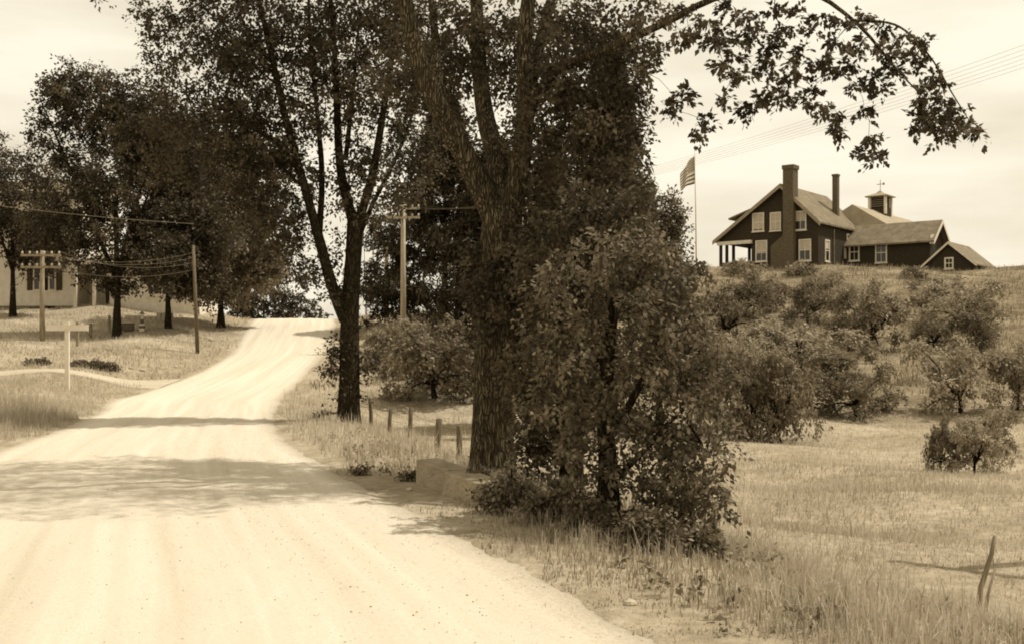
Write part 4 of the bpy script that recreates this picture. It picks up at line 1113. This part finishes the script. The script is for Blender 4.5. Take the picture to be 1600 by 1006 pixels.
# the next pole of the line stands outside the view at right
eF = utility_pole(1957, 700, 14.2, 0, .14, (.15,), 'crossarm pole at the field edge outside the view at right', WOODPALE, rz=-.6, hgt=7.0)
ORD = ['uppermost', 'second highest', 'third highest', 'fourth highest', 'fifth highest', 'sixth highest']
def wires(pairs, sag, r, what, group, m_):
    def seen(p):
        q = (Vector(p[0]) * .6 + Vector(p[1]) * .4) if group != 'sky wires at right' else (Vector(p[0]) * .5 + Vector(p[1]) * .5)
        return HY - (q.z - EYE) / q.y * F
    ps = sorted(pairs, key=seen)
    for i, (a, b2) in enumerate(ps):
        nm = 'lowest' if i == len(ps) - 1 else ORD[i]
        wire(a, b2, sag, r, nm + ' of the ' + what, group, m_)
def wire(a, b2, sag, r, label, group, m_):
    a, b2 = Vector(a), Vector(b2); mb = MB()
    mb.tube([tuple(a.lerp(b2, t) - Vector((0, 0, 4 * sag * t * (1 - t)))) for t in np.linspace(0, 1, 17)], r, 4)
    tag(mb.build('overhead_wire', m_), label, 'wire', group)
WIRE = mat('wire', .10, .16, 5)
wires([(eC[q], eF[q]) for q in range(6)], .35, .0024, 'six thin wires slanting across the sky at upper right', 'sky wires at right', mat('sky_wire', .3, .4, 5))
wires([(eA[q], eC[q]) for q in (0, 2, 3, 5)], .3, .004, 'wires from the tall pale pole toward the great trunk', 'wires between the poles', WIRE)
wires([(eB[q], eA[q]) for q in (0, 2, 3, 5)], .25, .005, 'wires between the two crossarm poles by the evergreen', 'short wires between poles', WIRE)
WIRE2 = mat('bright_wire', .26, .34, 5)
tE = at(303, 392, 57)
wires([(eD[q], tE + Vector((0, -.1, -.12 * q))) for q in (1, 3, 5, 8)], .5, .005, 'pale wires between the house pole and the leaning pole', 'wires before the white house', WIRE2)
wire(at(-30, 318, 56), at(303, 350, 57) , .1, .007, 'long single wire crossing the crown of the big dark maple', 'wires before the white house', WIRE2)

# old fence remains, crate and post below the big maple
for x, y, yt, l in ((142, 529, 505, 'grey yard fence post just right of the sign board'), (171, 522, 493, 'grey yard fence post left of the maple trunk'), (121, 541, 503, 'thin yard fence stake behind the sign post')):
    p = ground_px(x, y); h = (y - yt) * p.y / F
    mb = MB(); mb.box((-.06, -.06, -.2), (.06, .06, h - .04)); mb.box((-.05, -.05, h - .04), (.05, .05, h))
    o = mb.build('yard_fence_post', WOODGREY); o.location = p; tag(o, l, 'post', 'yard fence posts')
pa, pb = ground_px(147, 532), ground_px(130, 536) + Vector((0, .3, .62))
mb = MB(); mb.tube([tuple(pa - pa), tuple(pb - pa)], [.05, .045], 8); o = mb.build('fallen_rail', WOODGREY); o.location = pa + Vector((0, 0, .03))
tag(o, 'fallen pale rail leaning on the yard fence right of the sign', 'rail')
p = ground_px(222, 517); k = p.y / F
e = empty('banded_post', p, 'short post with black and white bands beside the big maple', 'post')
for j, (a, c, m_) in enumerate(((0, 4, WHITE), (4, 8, DARKWOOD), (8, 11, WHITE), (11, 18, DARKWOOD), (18, 26, WHITE))):
    mb = MB(); w = (.13, .13, .12, .07, .06)[j]; mb.box((-w, -w, a * k - (.2 if j == 0 else 0)), (w, w, c * k)); mb.build('band', m_, e)
mb = MB(); mb.add([(-.14,-.14,26*k),(.14,-.14,26*k),(.14,.14,26*k),(-.14,.14,26*k),(0,0,31*k)], [(0,3,2,1),(0,1,4),(1,2,4),(2,3,4),(3,0,4)]); mb.build('cap', WOODGREY, e)
p = ground_px(200, 517)
e = empty('wooden_crate', p, 'dark wooden crate with pale top at the foot of the big maple', 'crate')
for j in range(3):
    mb = MB(); mb.box((-.3, -.22, .02 + j * .14), (.3, .2, .14 + j * .14)); mb.build('slat', DARKWOOD, e)
mb = MB(); mb.box((-.34, -.26, .44), (.34, .24, .48)); mb.build('lid', WHITE, e)
# low retaining wall of the yard
p0, p1 = ground_px(196, 497), ground_px(270, 501)
e = empty('low_wall', p0, 'low pale stone wall along the yard behind the big maple', 'wall')
dv = p1 - p0
nst = 9
for j in range(nst):
    a, c = dv * (j / nst), dv * ((j + .95) / nst)
    hgt = .16 + .02 * (j % 3) + .25 * (j > 5)
    mb = MB(); z = min(a.z, c.z)
    mb.hexa([(a.x, a.y - .2, a.z - .25), (c.x, c.y - .2, c.z - .25), (c.x, c.y + .25, c.z - .25), (a.x, a.y + .25, a.z - .25)], [(a.x + .02, a.y - .17, a.z + hgt), (c.x - .02, c.y - .17, c.z + hgt * .96), (c.x - .02, c.y + .22, c.z + hgt), (a.x + .02, a.y + .22, a.z + hgt)])
    mb.build('stone', STONE, e)

def rock(base, s, label, group, m_=STONE, seed=0):
    rg = np.random.default_rng(seed); mb = MB(); pts = []
    for j in range(4):
        ph = (j / 3 - .35) * 1.9
        for i in range(8):
            a = i * math.pi / 4; r = s * math.cos(ph) * rg.uniform(.75, 1.1)
            pts.append((r * math.cos(a), r * math.sin(a) * .8, s * .62 * math.sin(ph) * rg.uniform(.85, 1.05)))
    fs = [(j * 8 + i, j * 8 + (i + 1) % 8, j * 8 + 8 + (i + 1) % 8, j * 8 + 8 + i) for j in range(3) for i in range(8)]
    fs += [tuple(range(7, -1, -1)), tuple(range(24, 32))]
    mb.add(pts, fs); o = mb.build('stone', m_); o.location = base + Vector((0, 0, s * .15)); tag(o, label, 'stone', group)
for i, (x, y, r, l) in enumerate(((113, 567, .10, 'pale stone touching the sign post line on the bank'), (141, 569, .14, 'pale stone in the dark weeds right of the sign post'), (205, 576, .13, 'pale stone on the bank above the side road mouth'), (222, 580, .16, 'flat pale stone near the side road mouth'), (275, 574, .12, 'lone pale stone by the curve of the road'), (330, 532, .18, 'pale stone at the foot of the thin leaning pole'))):
    rock(ground_px(x, y), r, l, 'stones on the left bank', seed=i)
for i, (x, y, r, l) in enumerate(((640, 766, .05, 'small pale stone before the headwall'), (420, 900, .03, 'small stone alone in the near road'), (985, 945, .05, 'stone at the near right road edge'))):
    rock(ground_px(x, y), r, l, 'stones on the road', seed=20 + i)

# concrete headwall of the culvert beside the great trunk
pa, pb = ground_px(650, 757), ground_px(738, 788)
hw_ = empty('headwall', (pa + pb) / 2, 'low weathered concrete headwall at the road edge by the great trunk', 'wall')
c0 = (pa + pb) / 2
dirv = (pb - pa); dirv.z = 0; Lw = dirv.length; dirv.normalize(); nv = Vector((-dirv.y, dirv.x, 0))
def hp(t, d, z): q = dirv * t + nv * d; return (q.x, q.y, z)
ht = .30
secs = ((-Lw / 2, Lw * .08, 0.0, .02), (Lw * .085, Lw / 2 + .3, .05, -.015))
for t0, t1, dd, dz_ in secs:
    mb = MB(); mb.hexa([hp(t0, -.02 - dd, -.5), hp(t1, -.02 - dd, -.5), hp(t1, .32, -.5), hp(t0, .32, -.5)], [hp(t0, .0 - dd, ht + dz_), hp(t1, .0 - dd, ht + dz_ - .02), hp(t1, .3, ht + dz_ - .01), hp(t0, .3, ht + dz_ + .01)])
    o = mb.build('concrete_block', CONC, hw_)
    bv = o.modifiers.new('worn', 'BEVEL'); bv.width = .02; bv.segments = 2

# fallen branches by the forked tree
p = ground_px(505, 655)
e = empty('fallen_branch', p, 'fallen dead branch at the foot of the forked roadside tree', 'branch')
mb = MB(); mb.tube([(-.3, 0, .03), (.1, .05, .14), (.45, .02, .18), (.8, .1, .26)], [.02, .035, .03, .02], 7); mb.build('stick', DARKWOOD, e, True)
mb = MB(); mb.tube([(-.1, .0, .06), (-.05, -.15, .16), (.1, -.2, .3)], [.02, .018, .008], 6); mb.build('stick', DARKWOOD, e, True)
v, f, t = leaf_cloud(np.array([(-.25, 0, .1), (-.05, .0, .16), (.1, .02, .18)]), .16, 40, .08); np_mesh('withered_leaves', v, f, LEAF_DARK, e, t)

# leaning stakes at the lower right corner
p = ground_px(1524, 960)
e = empty('leaning_stake', p, 'pair of leaning grey stakes with a weed in the lower right corner', 'stake')
mb = MB(); mb.tube([(0, 0, -.15), (.06, .02, .25), (.17, .03, .58), (.2, .03, .75)], [.028, .026, .022, .018], 8); mb.build('stake', WOODGREY, e, True)
mb = MB(); mb.tube([(.06, -.04, -.15), (.11, -.03, .2), (.19, -.01, .45)], [.018, .016, .01], 7); mb.build('stake', WOODGREY, e, True)
